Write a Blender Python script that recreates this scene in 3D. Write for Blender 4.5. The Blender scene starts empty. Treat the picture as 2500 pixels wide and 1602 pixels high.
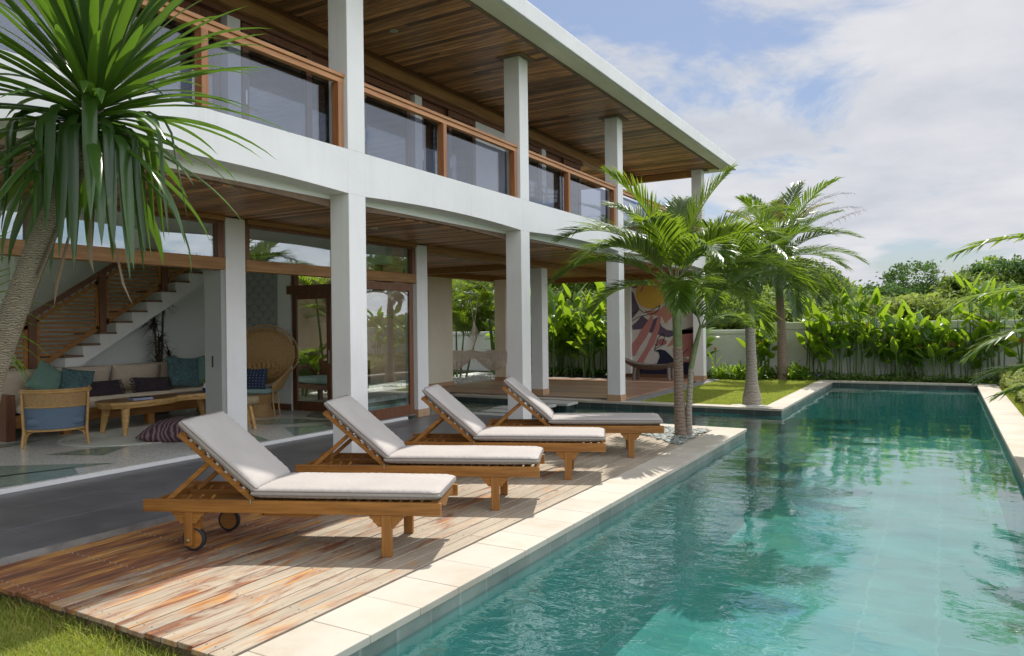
import bpy, bmesh, math, random
import numpy as np
from mathutils import Vector, Matrix, Euler
R = math.radians
random.seed(7); rng = np.random.default_rng(7)
sc = bpy.context.scene
COL = sc.collection

# ---------------------------------------------------------------- camera
PSI, ROLL, F = R(30.05), R(0.7), 1822.0
cd = bpy.data.cameras.new('camera'); cam = bpy.data.objects.new('camera', cd); COL.objects.link(cam)
fw = Vector((-math.sin(PSI), math.cos(PSI), 0)); rt = Vector((math.cos(PSI), math.sin(PSI), 0)); up = Vector((0, 0, 1))
ix = rt*math.cos(ROLL) - up*math.sin(ROLL); iy = rt*math.sin(ROLL) + up*math.cos(ROLL)
cam.matrix_world = Matrix(((ix.x, iy.x, -fw.x, 0), (ix.y, iy.y, -fw.y, 0), (ix.z, iy.z, -fw.z, 1.57), (0, 0, 0, 1)))
cd.sensor_width = 36; cd.lens = F/2500*36; cd.shift_y = -6/2500; cd.clip_end = 3000; cd.clip_start = 0.05
sc.camera = cam

# ---------------------------------------------------------------- render, view
sc.render.engine = 'CYCLES'
cy = sc.cycles
cy.max_bounces = 10; cy.diffuse_bounces = 7; cy.glossy_bounces = 4; cy.transmission_bounces = 4; cy.transparent_max_bounces = 16
cy.caustics_reflective = False; cy.caustics_refractive = False; cy.sample_clamp_indirect = 6
cy.use_denoising = True
sc.view_settings.view_transform = 'Standard'; sc.view_settings.look = 'None'
sc.view_settings.exposure = 0.54; sc.view_settings.gamma = 1.0

# ---------------------------------------------------------------- sun and sky
SUNDIR = Vector((-0.115, 0.55, 1.0)).normalized()      # towards the sun
sl = bpy.data.lights.new('sun', 'SUN'); sl.energy = 3.5; sl.angle = R(0.5); sl.color = (1.0, 0.955, 0.88)
so = bpy.data.objects.new('sun', sl); COL.objects.link(so); so.location = (0, 0, 30)
so.rotation_euler = SUNDIR.to_track_quat('Z', 'Y').to_euler()
w = bpy.data.worlds.new('World'); sc.world = w; w.use_nodes = True
nt = w.node_tree; nt.nodes.clear()
def N(nt, t, **k):
    n = nt.nodes.new(t)
    for a, b in k.items(): setattr(n, a, b)
    return n
def setin(n, **k):
    for a, b in k.items(): n.inputs[a.replace('_', ' ')].default_value = b
def math_n(nt, op, a, b=None, clamp=False):
    n = nt.nodes.new('ShaderNodeMath'); n.operation = op; n.use_clamp = clamp
    for i, v in enumerate((a, b)):
        if v is None: continue
        if isinstance(v, (int, float)): n.inputs[i].default_value = v
        else: nt.links.new(v, n.inputs[i])
    return n.outputs[0]
def ramp(nt, fac, stops, mode='LINEAR'):
    n = nt.nodes.new('ShaderNodeValToRGB'); n.color_ramp.interpolation = mode
    e = n.color_ramp.elements
    while len(e) < len(stops): e.new(0.5)
    for i, (p, c) in enumerate(stops):
        e[i].position = p; e[i].color = (c, c, c, 1) if isinstance(c, (int, float)) else (*c, 1)
    nt.links.new(fac, n.inputs[0]); return n.outputs[0]
def mixc(nt, f, a, b, blend='MIX'):
    n = nt.nodes.new('ShaderNodeMix'); n.data_type = 'RGBA'; n.blend_type = blend
    for i, v in ((0, f), (6, a), (7, b)):
        if isinstance(v, (int, float)): n.inputs[i].default_value = v if i == 0 else (v, v, v, 1)
        elif isinstance(v, tuple): n.inputs[i].default_value = (*v, 1) if len(v) == 3 else v
        else: nt.links.new(v, n.inputs[i])
    return n.outputs[2]
sky = N(nt, 'ShaderNodeTexSky'); sky.sky_type = 'NISHITA'; sky.sun_disc = False
sky.sun_elevation = math.asin(SUNDIR.z); sky.sun_rotation = math.atan2(SUNDIR.x, SUNDIR.y)
sky.altitude = 0; sky.air_density = 1.0; sky.dust_density = 1.5; sky.ozone_density = 1.0
tc = N(nt, 'ShaderNodeTexCoord'); sx = N(nt, 'ShaderNodeSeparateXYZ'); nt.links.new(tc.outputs['Generated'], sx.inputs[0])
zz = math_n(nt, 'ADD', math_n(nt, 'MAXIMUM', sx.outputs[2], 0.0), 0.16)
cx = N(nt, 'ShaderNodeCombineXYZ')
nt.links.new(math_n(nt, 'DIVIDE', sx.outputs[0], zz), cx.inputs[0]); nt.links.new(math_n(nt, 'DIVIDE', sx.outputs[1], zz), cx.inputs[1])
n1 = N(nt, 'ShaderNodeTexNoise'); setin(n1, Scale=1.3, Detail=10.0, Roughness=0.60, Distortion=0.5); nt.links.new(cx.outputs[0], n1.inputs[0])
n2 = N(nt, 'ShaderNodeTexNoise'); setin(n2, Scale=0.5, Detail=3.0, Roughness=0.5); nt.links.new(cx.outputs[0], n2.inputs[0])
# a broad bank of thin cloud lies over the pool end of the garden, the sky is bluer above the roof
dt = N(nt, 'ShaderNodeVectorMath', operation='DOT_PRODUCT'); nt.links.new(tc.outputs['Generated'], dt.inputs[0])
dt.inputs[1].default_value = Vector((-0.35, 0.88, 0.42)).normalized()
blue = ramp(nt, dt.outputs['Value'], [(0.945, 0.0), (0.998, 1.0)])
cov = math_n(nt, 'ADD', math_n(nt, 'ADD', math_n(nt, 'MULTIPLY', n1.outputs[0], 1.0), math_n(nt, 'MULTIPLY', n2.outputs[0], 0.55)), math_n(nt, 'MULTIPLY', blue, -0.12))
covr = ramp(nt, cov, [(0.60, 0.03), (0.74, 0.97)], 'EASE')
cn = N(nt, 'ShaderNodeTexNoise'); setin(cn, Scale=0.9, Detail=6.0, Roughness=0.6); nt.links.new(cx.outputs[0], cn.inputs[0])
ccol = ramp(nt, cn.outputs[0], [(0.33, (4.6, 4.85, 5.4)), (0.60, (6.4, 6.45, 6.7))])
skym = mixc(nt, 1.0, sky.outputs[0], (0.74, 0.78, 0.85), 'MULTIPLY')
bg = N(nt, 'ShaderNodeBackground'); bg.inputs[1].default_value = 0.092
# brightness added to unseen sky at right and behind, to light facade and rooms
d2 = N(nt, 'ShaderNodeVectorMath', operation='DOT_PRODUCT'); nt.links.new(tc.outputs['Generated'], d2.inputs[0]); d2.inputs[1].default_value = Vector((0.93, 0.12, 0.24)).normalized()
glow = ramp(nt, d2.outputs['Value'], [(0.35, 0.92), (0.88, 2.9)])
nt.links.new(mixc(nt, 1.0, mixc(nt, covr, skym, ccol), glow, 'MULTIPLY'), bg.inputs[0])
wo = N(nt, 'ShaderNodeOutputWorld'); nt.links.new(bg.outputs[0], wo.inputs[0])

# ---------------------------------------------------------------- materials
def newmat(name):
    m = bpy.data.materials.new(name); m.use_nodes = True
    t = m.node_tree; b = t.nodes['Principled BSDF']; return m, t, b
def coords(t, scale=(1, 1, 1), kind='Object', island=0.0):
    c = N(t, 'ShaderNodeTexCoord'); mp = N(t, 'ShaderNodeMapping'); mp.inputs['Scale'].default_value = scale
    t.links.new(c.outputs[kind], mp.inputs[0])
    if island:
        g = N(t, 'ShaderNodeNewGeometry'); cb = N(t, 'ShaderNodeCombineXYZ')
        v = math_n(t, 'MULTIPLY', g.outputs['Random Per Island'], island)
        for i in range(3): t.links.new(v, cb.inputs[i])
        a = N(t, 'ShaderNodeVectorMath', operation='ADD'); t.links.new(mp.outputs[0], a.inputs[0]); t.links.new(cb.outputs[0], a.inputs[1])
        return a.outputs[0]
    return mp.outputs[0]
def noise(t, vec, scale, detail=4.0, rough=0.55, dist=0.0):
    n = N(t, 'ShaderNodeTexNoise'); setin(n, Scale=scale, Detail=detail, Roughness=rough, Distortion=dist); t.links.new(vec, n.inputs[0]); return n.outputs[0]
def bump(t, b, h, strength=0.2, dist=0.01):
    n = N(t, 'ShaderNodeBump'); n.inputs['Strength'].default_value = strength; n.inputs['Distance'].default_value = dist
    t.links.new(h, n.inputs['Height']); t.links.new(n.outputs[0], b.inputs['Normal']); return n
def plain(name, c, rough=0.6, var=0.12, scale=6.0, bmp=0.15, bd=0.004, metal=0.0, spec=0.5):
    m, t, b = newmat(name); v = coords(t)
    n = noise(t, v, scale, 6.0, 0.6)
    f = ramp(t, n, [(0.3, 1.0-var), (0.7, 1.0+var*0.6)])
    t.links.new(mixc(t, 1.0, f, c, 'MULTIPLY'), b.inputs['Base Color'])
    b.inputs['Roughness'].default_value = rough; b.inputs['Metallic'].default_value = metal; b.inputs['Specular IOR Level'].default_value = spec
    if bmp: bump(t, b, noise(t, v, scale*14, 3.0), bmp, bd)
    return m
def wood(name, c1, c2, axis='X', rough=0.5, vary=0.5, scale=1.0, spec=0.4):
    m, t, b = newmat(name)
    s = [9*scale]*3; s['XYZ'.index(axis)] = 0.7*scale
    v = coords(t, tuple(s), island=40.0)
    n = noise(t, v, 2.2, 6.0, 0.6, 0.6)
    c = ramp(t, n, [(0.32, c1), (0.66, c2)])
    s2 = [60*scale]*3; s2['XYZ'.index(axis)] = 1.6*scale
    fine = noise(t, coords(t, tuple(s2), island=17.0), 2.0, 3.0)
    c = mixc(t, 1.0, c, ramp(t, fine, [(0.3, 0.78), (0.7, 1.12)]), 'MULTIPLY')
    g = N(t, 'ShaderNodeNewGeometry')
    c = mixc(t, 1.0, c, ramp(t, g.outputs['Random Per Island'], [(0.0, 1-vary), (1.0, 1+vary*0.6)]), 'MULTIPLY')
    t.links.new(c, b.inputs['Base Color']); b.inputs['Roughness'].default_value = rough; b.inputs['Specular IOR Level'].default_value = spec
    bump(t, b, fine, 0.25, 0.003)
    return m
def leafmat(name, dark, light, trans, tfac=0.45, rough=0.38, dry=0.0):
    m, t, b = newmat(name)
    g = N(t, 'ShaderNodeNewGeometry')
    v = coords(t)
    f = math_n(t, 'ADD', math_n(t, 'MULTIPLY', g.outputs['Random Per Island'], 0.6), math_n(t, 'MULTIPLY', noise(t, v, 3.0, 2.0), 0.4))
    c = ramp(t, f, [(0.2, dark), (0.8, light)])
    if dry: c = mixc(t, ramp(t, g.outputs['Random Per Island'], [(1-dry-0.02, 0.0), (1-dry, 1.0)]), c, (0.28, 0.17, 0.06))
    t.links.new(c, b.inputs['Base Color']); b.inputs['Roughness'].default_value = rough; b.inputs['Specular IOR Level'].default_value = 0.45
    tr = N(t, 'ShaderNodeBsdfTranslucent'); tr.inputs[0].default_value = (*trans, 1)
    mx = N(t, 'ShaderNodeMixShader'); mx.inputs[0].default_value = tfac
    t.links.new(b.outputs[0], mx.inputs[1]); t.links.new(tr.outputs[0], mx.inputs[2])
    t.links.new(mx.outputs[0], t.nodes['Material Output'].inputs[0])
    return m
def schlick(t, r0, p=5.0, normal=None, k=1.0):
    g = N(t, 'ShaderNodeNewGeometry'); d = N(t, 'ShaderNodeVectorMath', operation='DOT_PRODUCT')
    t.links.new(normal or g.outputs['Normal'], d.inputs[0]); t.links.new(g.outputs['Incoming'], d.inputs[1])
    c = math_n(t, 'SUBTRACT', 1.0, math_n(t, 'ABSOLUTE', d.outputs['Value']), True)
    return math_n(t, 'ADD', math_n(t, 'MULTIPLY', math_n(t, 'POWER', c, p), k*(1-r0)), r0, True)
def glassmat(name, tint, ior=1.6, rough=0.0, wav=0.0):
    m, t, b = newmat(name); t.nodes.remove(b)
    tp = N(t, 'ShaderNodeBsdfTransparent'); tp.inputs[0].default_value = (*tint, 1)
    gl = N(t, 'ShaderNodeBsdfGlossy'); gl.inputs['Roughness'].default_value = rough; gl.inputs[0].default_value = (0.95, 0.97, 1.0, 1)
    if wav:
        bn = N(t, 'ShaderNodeBump'); bn.inputs['Strength'].default_value = wav; bn.inputs['Distance'].default_value = 0.01
        t.links.new(noise(t, coords(t), 1.3, 1.0), bn.inputs['Height']); t.links.new(bn.outputs[0], gl.inputs['Normal'])
    mx = N(t, 'ShaderNodeMixShader'); t.links.new(schlick(t, ior), mx.inputs[0])
    t.links.new(tp.outputs[0], mx.inputs[1]); t.links.new(gl.outputs[0], mx.inputs[2])
    t.links.new(mx.outputs[0], t.nodes['Material Output'].inputs[0]); return m

M = {}
M['white'] = plain('white_render', (0.68, 0.665, 0.65), 0.75, 0.10, 1.4, 0.25, 0.003)
M['panelgrey'] = plain('grey_painted_panel', (0.30, 0.295, 0.28), 0.6, 0.06, 2.0, 0.1)
m, t, b = newmat('white_render_streaked'); v = coords(t)
c = mixc(t, 1.0, (0.76, 0.75, 0.73), ramp(t, noise(t, v, 1.3, 6.0, 0.6), [(0.3, 0.94), (0.7, 1.03)]), 'MULTIPLY')
c = mixc(t, 1.0, c, ramp(t, noise(t, coords(t, (9, 9, 0.5)), 1.5, 5.0, 0.65), [(0.28, 0.94), (0.45, 1.0), (0.7, 1.01)]), 'MULTIPLY')
t.links.new(c, b.inputs['Base Color']); b.inputs['Roughness'].default_value = 0.8; bump(t, b, noise(t, v, 9.0, 6.0, 0.65), 0.25, 0.01); M['white'] = m
M['cream'] = plain('cream_render', (0.80, 0.75, 0.60), 0.8, 0.07, 1.4, 0.2, 0.003)
M['inner'] = plain('inner_wall_paint', (0.80, 0.82, 0.79), 0.7, 0.05, 1.0, 0.1, 0.002)
M['pink'] = plain('pink_render', (0.62, 0.45, 0.36), 0.8, 0.08, 1.2, 0.2, 0.003)
M['gardenwall'] = plain('garden_wall_paint', (0.72, 0.73, 0.70), 0.8, 0.12, 1.1, 0.2, 0.003)
M['teak'] = wood('teak_frame', (0.27, 0.108, 0.022), (0.45, 0.205, 0.046), 'X', 0.45, 0.22)
M['teakY'] = wood('teak_slats', (0.25, 0.10, 0.021), (0.41, 0.185, 0.042), 'Y', 0.5, 0.25)
M['teakZ'] = wood('teak_uprights', (0.27, 0.11, 0.023), (0.44, 0.20, 0.046), 'Z', 0.45, 0.22)
M['railwood'] = wood('rail_timber', (0.36, 0.155, 0.055), (0.52, 0.25, 0.10), 'Y', 0.5, 0.2)
M['postwood'] = wood('post_timber', (0.30, 0.115, 0.042), (0.44, 0.19, 0.075), 'Z', 0.5, 0.2)
M['beamwood'] = wood('beam_timber', (0.26, 0.12, 0.035), (0.42, 0.215, 0.07), 'Y', 0.5, 0.15)
M['darkwood'] = wood('dark_frame_timber', (0.13, 0.05, 0.022), (0.21, 0.085, 0.038), 'Z', 0.42, 0.2)
M['darkwoodY'] = wood('dark_rail_timber', (0.13, 0.05, 0.022), (0.21, 0.085, 0.038), 'Y', 0.42, 0.2)
M['ceil'] = wood('ceiling_boards', (0.22, 0.095, 0.040), (0.68, 0.33, 0.135), 'X', 0.4, 0.72, 1.0)
M['trim'] = plain('rough_brown_trim', (0.22, 0.145, 0.10), 0.8, 0.25, 9.0, 0.5, 0.01)
M['stonebase'] = plain('tan_stone_plinth', (0.46, 0.29, 0.17), 0.6, 0.2, 8.0, 0.3, 0.004)
M['brownplinth'] = plain('brown_skirting', (0.16, 0.075, 0.04), 0.5, 0.15, 8.0, 0.2, 0.003)
M['treadw'] = wood('stair_tread_timber', (0.16, 0.08, 0.04), (0.26, 0.14, 0.075), 'X', 0.5, 0.3)
M['metal'] = plain('brushed_steel', (0.55, 0.55, 0.53), 0.35, 0.05, 8.0, 0.0, metal=0.9)
M['brass'] = plain('aged_brass', (0.45, 0.36, 0.18), 0.4, 0.15, 12.0, 0.2, metal=0.9)
M['rubber'] = plain('black_rubber', (0.022, 0.022, 0.024), 0.7, 0.2, 20.0, 0.2)
M['patio'] = plain('grey_polished_concrete', (0.135, 0.132, 0.140), 0.36, 0.32, 2.6, 0.15, 0.002)
M['concrete'] = plain('weathered_concrete', (0.22, 0.215, 0.20), 0.85, 0.35, 5.0, 0.5, 0.01)
M['pebble'] = plain('grey_pebbles', (0.27, 0.30, 0.28), 0.6, 0.5, 9.0, 0.2)
M['wpebble'] = plain('white_gravel', (0.55, 0.56, 0.53), 0.7, 0.35, 9.0, 0.2)
M['stone'] = plain('stepping_stone', (0.46, 0.46, 0.42), 0.8, 0.15, 4.0, 0.4, 0.006)
M['soil'] = plain('dark_soil', (0.045, 0.035, 0.025), 0.95, 0.4, 8.0, 0.6, 0.02)
M['glass'] = glassmat('balustrade_glass', (0.54, 0.58, 0.65), 0.065)
M['uglass'] = glassmat('upper_window_glass', (0.72, 0.75, 0.76), 0.07)
M['dglass'] = glassmat('window_glass', (0.84, 0.87, 0.86), 0.15)
M['clearglass'] = glassmat('door_glass', (0.88, 0.91, 0.90), 0.05)
M['rattan'] = plain('honey_rattan', (0.50, 0.29, 0.10), 0.42, 0.2, 20.0, 0.3)
M['rattan2'] = plain('woven_cane', (0.42, 0.25, 0.10), 0.55, 0.3, 45.0, 0.7, 0.006)
M['seagrass'] = plain('twisted_seagrass', (0.42, 0.32, 0.19), 0.8, 0.35, 30.0, 0.9, 0.012)
M['bluefab'] = plain('slate_blue_upholstery', (0.12, 0.17, 0.24), 0.9, 0.1, 60.0, 0.3)
M['sofafab'] = plain('beige_linen', (0.52, 0.43, 0.33), 0.95, 0.1, 7.0, 0.3)
M['green1'] = plain('sage_green_cotton', (0.13, 0.22, 0.18), 0.95, 0.12, 12.0, 0.3)
M['teal1'] = plain('striped_teal_weave', (0.07, 0.13, 0.14), 0.95, 0.55, 22.0, 0.4)
M['dark1'] = plain('dark_plum_weave', (0.045, 0.03, 0.04), 0.95, 0.6, 26.0, 0.9, 0.01)
m, t, b = newmat('plum_kilim_weave'); wv = N(t, 'ShaderNodeTexWave'); wv.bands_direction = 'X'; setin(wv, Scale=5.0, Distortion=7.0, Detail=2.0); t.links.new(coords(t), wv.inputs[0])
t.links.new(ramp(t, wv.outputs[0], [(0.3, (0.05, 0.03, 0.05)), (0.55, (0.13, 0.07, 0.085)), (0.8, (0.22, 0.13, 0.13))]), b.inputs['Base Color']); b.inputs['Roughness'].default_value = 0.95; M['plum'] = m
M['mint'] = plain('pale_mint_cotton', (0.27, 0.40, 0.37), 0.9, 0.1, 8.0, 0.2)
M['navydots'] = plain('navy_cotton', (0.02, 0.035, 0.085), 0.9, 0.15, 10.0, 0.2)
M['cloth_white'] = plain('off_white_thread', (0.55, 0.53, 0.50), 0.9, 0.05, 8.0, 0.0)
M['waveblue'] = plain('indigo_print', (0.03, 0.06, 0.11), 0.9, 0.1, 8.0, 0.0)
M['linen'] = plain('natural_canvas', (0.58, 0.58, 0.52), 0.95, 0.08, 8.0, 0.3)
M['greywood'] = plain('carved_grey_wood', (0.24, 0.20, 0.17), 0.75, 0.4, 28.0, 1.0, 0.012)
M['slabwood'] = wood('live_edge_slab', (0.20, 0.09, 0.03), (0.34, 0.17, 0.06), 'Y', 0.35, 0.1)
M['slabedge'] = wood('live_edge_bark_side', (0.40, 0.22, 0.07), (0.60, 0.38, 0.14), 'Y', 0.5, 0.1)
M['cord'] = plain('cotton_cord', (0.80, 0.74, 0.66), 0.9, 0.12, 30.0, 0.3)
M['vasew'] = plain('white_glaze', (0.62, 0.64, 0.64), 0.25, 0.05, 5.0, 0.0)
M['vaseb'] = plain('cobalt_glaze', (0.012, 0.03, 0.22), 0.2, 0.2, 5.0, 0.0)
M['paper'] = plain('pale_book', (0.30, 0.33, 0.46), 0.6, 0.2, 12.0, 0.0)
M['lampw'] = plain('downlight_trim', (0.5, 0.48, 0.40), 0.4, 0.05, 5.0, 0.0)

# cushion canvas
m, t, b = newmat('pale_grey_canvas'); v = coords(t)
c = ramp(t, noise(t, v, 2.5, 4.0), [(0.3, (0.42, 0.385, 0.36)), (0.7, (0.475, 0.44, 0.41))])
wv = N(t, 'ShaderNodeTexWave'); setin(wv, Scale=130.0, Distortion=1.5); t.links.new(v, wv.inputs[0])
c = mixc(t, 0.12, c, wv.outputs[0], 'MULTIPLY'); t.links.new(c, b.inputs['Base Color'])
b.inputs['Roughness'].default_value = 0.95; b.inputs['Specular IOR Level'].default_value = 0.15
h = math_n(t, 'ADD', noise(t, v, 9.0, 5.0, 0.6, 0.8), math_n(t, 'MULTIPLY', noise(t, v, 260.0, 2.0), 0.06)); bump(t, b, h, 0.45, 0.016)
M['canvas'] = m
M['piping'] = plain('taupe_piping', (0.20, 0.175, 0.155), 0.85, 0.1, 12.0, 0.0)

# weathered sun-deck boards
m, t, b = newmat('weathered_deck_boards')
g = N(t, 'ShaderNodeNewGeometry'); ri = g.outputs['Random Per Island']
vb = coords(t, (5.0, 1.0, 5.0), island=23.0)
n = noise(t, vb, 1.7, 9.0, 0.66, 0.9)
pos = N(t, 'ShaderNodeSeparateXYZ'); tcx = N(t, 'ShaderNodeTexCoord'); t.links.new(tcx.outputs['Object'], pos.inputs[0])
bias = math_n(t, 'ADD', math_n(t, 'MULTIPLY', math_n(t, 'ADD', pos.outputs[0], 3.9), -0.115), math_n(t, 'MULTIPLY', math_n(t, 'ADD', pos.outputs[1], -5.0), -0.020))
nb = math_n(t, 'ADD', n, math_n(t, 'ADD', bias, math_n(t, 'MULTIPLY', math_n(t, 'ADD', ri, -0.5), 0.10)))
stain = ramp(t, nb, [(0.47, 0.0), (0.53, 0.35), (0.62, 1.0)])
fine = noise(t, coords(t, (90, 3.0, 90), island=9.0), 1.5, 4.0, 0.6)
grey = ramp(t, fine, [(0.25, (0.29, 0.235, 0.17)), (0.75, (0.46, 0.39, 0.295))])
grey = mixc(t, 1.0, grey, ramp(t, noise(t, vb, 0.8, 3.0), [(0.3, 0.78), (0.7, 1.12)]), 'MULTIPLY')
red = ramp(t, noise(t, coords(t, (6, 1.0, 6), island=31.0), 1.6, 5.0), [(0.34, (0.12, 0.042, 0.022)), (0.50, (0.27, 0.095, 0.035)), (0.64, (0.54, 0.26, 0.06))])
red = mixc(t, 1.0, red, ramp(t, fine, [(0.25, 0.7), (0.75, 1.2)]), 'MULTIPLY')
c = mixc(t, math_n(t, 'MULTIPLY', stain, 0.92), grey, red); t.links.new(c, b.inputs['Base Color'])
b.inputs['Roughness'].default_value = 0.62; b.inputs['Specular IOR Level'].default_value = 0.35; bump(t, b, fine, 0.4, 0.003)
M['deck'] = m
M['deckside'] = plain('dark_deck_bearer', (0.17, 0.12, 0.08), 0.85, 0.3, 9.0, 0.3)  # dark brown timber below the boards
# terrace boards
M['terrace'] = wood('terracotta_timber_floor', (0.30, 0.155, 0.095), (0.44, 0.26, 0.17), 'X', 0.38, 0.28)

# limestone coping
m, t, b = newmat('limestone_coping'); v = coords(t); g = N(t, 'ShaderNodeNewGeometry')
n = noise(t, v, 2.2, 6.0, 0.6)
c = ramp(t, n, [(0.30, (0.42, 0.355, 0.27)), (0.43, (0.465, 0.415, 0.34)), (0.62, (0.495, 0.455, 0.385))])
st = ramp(t, noise(t, coords(t, (1, 1, 1)), 1.1, 9.0, 0.7, 1.5), [(0.60, 0.0), (0.72, 1.0)])
c = mixc(t, math_n(t, 'MULTIPLY', st, 0.45), c, (0.58, 0.38, 0.20))
c = mixc(t, 1.0, c, ramp(t, g.outputs['Random Per Island'], [(0.0, 0.94), (1.0, 1.04)]), 'MULTIPLY')
t.links.new(c, b.inputs['Base Color']); b.inputs['Roughness'].default_value = 0.72; bump(t, b, noise(t, v, 60.0, 4.0), 0.2, 0.003)
M['coping'] = m

def tilemat(name, c1, c2, grout, sx_, sy_, wob=0.0, axis='XY', rough=0.4, patch=0.5):
    m, t, b = newmat(name); v = coords(t)
    if axis == 'YZ':
        s = N(t, 'ShaderNodeSeparateXYZ'); q = N(t, 'ShaderNodeCombineXYZ'); t.links.new(v, s.inputs[0]); t.links.new(math_n(t, 'ADD', s.outputs[1], s.outputs[0]), q.inputs[0]); t.links.new(s.outputs[2], q.inputs[1]); v = q.outputs[0]
    if wob:
        nz = N(t, 'ShaderNodeTexNoise'); setin(nz, Scale=5.0, Detail=2.0); t.links.new(v, nz.inputs[0])
        vm = N(t, 'ShaderNodeVectorMath', operation='SCALE'); t.links.new(nz.outputs['Color'], vm.inputs[0]); vm.inputs['Scale'].default_value = wob
        va = N(t, 'ShaderNodeVectorMath', operation='ADD'); t.links.new(v, va.inputs[0]); t.links.new(vm.outputs[0], va.inputs[1]); v = va.outputs[0]
    br = N(t, 'ShaderNodeTexBrick'); br.offset = 0.0; setin(br, Scale=1.0, Brick_Width=sx_, Row_Height=sy_, Mortar_Size=0.012, Mortar_Smooth=0.3, Bias=0.0)
    br.inputs['Color1'].default_value = (*c1, 1); br.inputs['Color2'].default_value = (*c2, 1); br.inputs['Mortar'].default_value = (*grout, 1)
    t.links.new(v, br.inputs[0])
    c = mixc(t, 1.0, br.outputs[0], ramp(t, noise(t, v, 1.3, 5.0, 0.6), [(0.3, 1-patch*0.5), (0.7, 1+patch*0.25)]), 'MULTIPLY')
    t.links.new(c, b.inputs['Base Color']); b.inputs['Roughness'].default_value = rough; return m
M['poolfloor'] = tilemat('green_stone_pool_floor', (0.05, 0.26, 0.24), (0.085, 0.31, 0.29), (0.12, 0.36, 0.335), 0.62, 0.62, 0.16, patch=0.9)
M['poolwall'] = tilemat('green_stone_pool_wall', (0.04, 0.20, 0.18), (0.07, 0.25, 0.225), (0.09, 0.25, 0.23), 0.30, 0.3, 0.03, 'YZ')
M['channel'] = tilemat('grey_green_channel_floor', (0.055, 0.085, 0.075), (0.10, 0.14, 0.125), (0.12, 0.16, 0.14), 0.30, 0.3, 0.03)
M['tileband'] = tilemat('grey_green_waterline_tile', (0.14, 0.175, 0.15), (0.22, 0.25, 0.215), (0.24, 0.27, 0.24), 0.30, 0.6, 0.0, 'YZ', 0.4, 0.9)
M['darkband'] = tilemat('dark_stone_channel_tile', (0.035, 0.05, 0.043), (0.07, 0.09, 0.078), (0.10, 0.12, 0.11), 0.30, 0.6, 0.0, 'YZ', 0.4, 0.8)

# terrazzo
m, t, b = newmat('speckled_terrazzo'); v = coords(t)
vo = N(t, 'ShaderNodeTexVoronoi'); setin(vo, Scale=70.0); t.links.new(v, vo.inputs[0])
sp = N(t, 'ShaderNodeSeparateColor'); t.links.new(vo.outputs['Color'], sp.inputs[0])
c = ramp(t, sp.outputs[0], [(0.10, (0.50, 0.51, 0.49)), (0.28, (0.70, 0.705, 0.67)), (0.85, (0.80, 0.80, 0.765)), (0.95, (0.86, 0.86, 0.83))])
t.links.new(c, b.inputs['Base Color']); b.inputs['Roughness'].default_value = 0.16; M['terrazzo'] = m
m, t, b = newmat('green_terrazzo'); v = coords(t)
c = ramp(t, noise(t, v, 55.0, 4.0), [(0.35, (0.20, 0.30, 0.245)), (0.65, (0.32, 0.43, 0.36))])
t.links.new(c, b.inputs['Base Color']); b.inputs['Roughness'].default_value = 0.14; M['gterrazzo'] = m

# water
m, t, b = newmat('pool_water'); t.nodes.remove(b)
va = coords(t, (1.0, 1.0, 1.0))
big = noise(t, va, 1.1, 2.0, 0.5); med = noise(t, coords(t, (1.0, 1.35, 1.0)), 5.5, 3.0, 0.55, 0.6); sml = noise(t, va, 22.0, 2.0, 0.5)
ps = N(t, 'ShaderNodeSeparateXYZ'); t.links.new(va, ps.inputs[0])
chop = math_n(t, 'ADD', math_n(t, 'MULTIPLY', math_n(t, 'ADD', ps.outputs[0], 1.1), -0.55), math_n(t, 'MULTIPLY', math_n(t, 'ADD', ps.outputs[1], -6.0), -0.10))
amp = ramp(t, math_n(t, 'ADD', noise(t, va, 0.5, 3.0), math_n(t, 'MULTIPLY', chop, 0.35)), [(0.42, 0.10), (0.62, 0.55), (0.9, 0.72)])
hh = math_n(t, 'ADD', math_n(t, 'MULTIPLY', big, 0.55), math_n(t, 'MULTIPLY', amp, math_n(t, 'ADD', math_n(t, 'MULTIPLY', med, 0.42), math_n(t, 'MULTIPLY', sml, 0.05))))
bn = N(t, 'ShaderNodeBump'); bn.inputs['Strength'].default_value = 0.6; bn.inputs['Distance'].default_value = 0.05; t.links.new(hh, bn.inputs['Height'])
fr_ = schlick(t, 0.07, 2.1, bn.outputs[0], 0.80)
gl = N(t, 'ShaderNodeBsdfGlossy'); gl.inputs['Roughness'].default_value = 0.015; t.links.new(bn.outputs[0], gl.inputs['Normal'])
tp = N(t, 'ShaderNodeBsdfTransparent'); tp.inputs[0].default_value = (0.80, 0.965, 0.95, 1)
mx = N(t, 'ShaderNodeMixShader'); t.links.new(fr_, mx.inputs[0])
df = N(t, 'ShaderNodeBsdfDiffuse'); df.inputs[0].default_value = (0.045, 0.34, 0.33, 1); m2 = N(t, 'ShaderNodeMixShader'); m2.inputs[0].default_value = 0.17
t.links.new(tp.outputs[0], m2.inputs[1]); t.links.new(df.outputs[0], m2.inputs[2]); t.links.new(m2.outputs[0], mx.inputs[1]); t.links.new(gl.outputs[0], mx.inputs[2])
t.links.new(mx.outputs[0], t.nodes['Material Output'].inputs[0]); M['water'] = m

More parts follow.
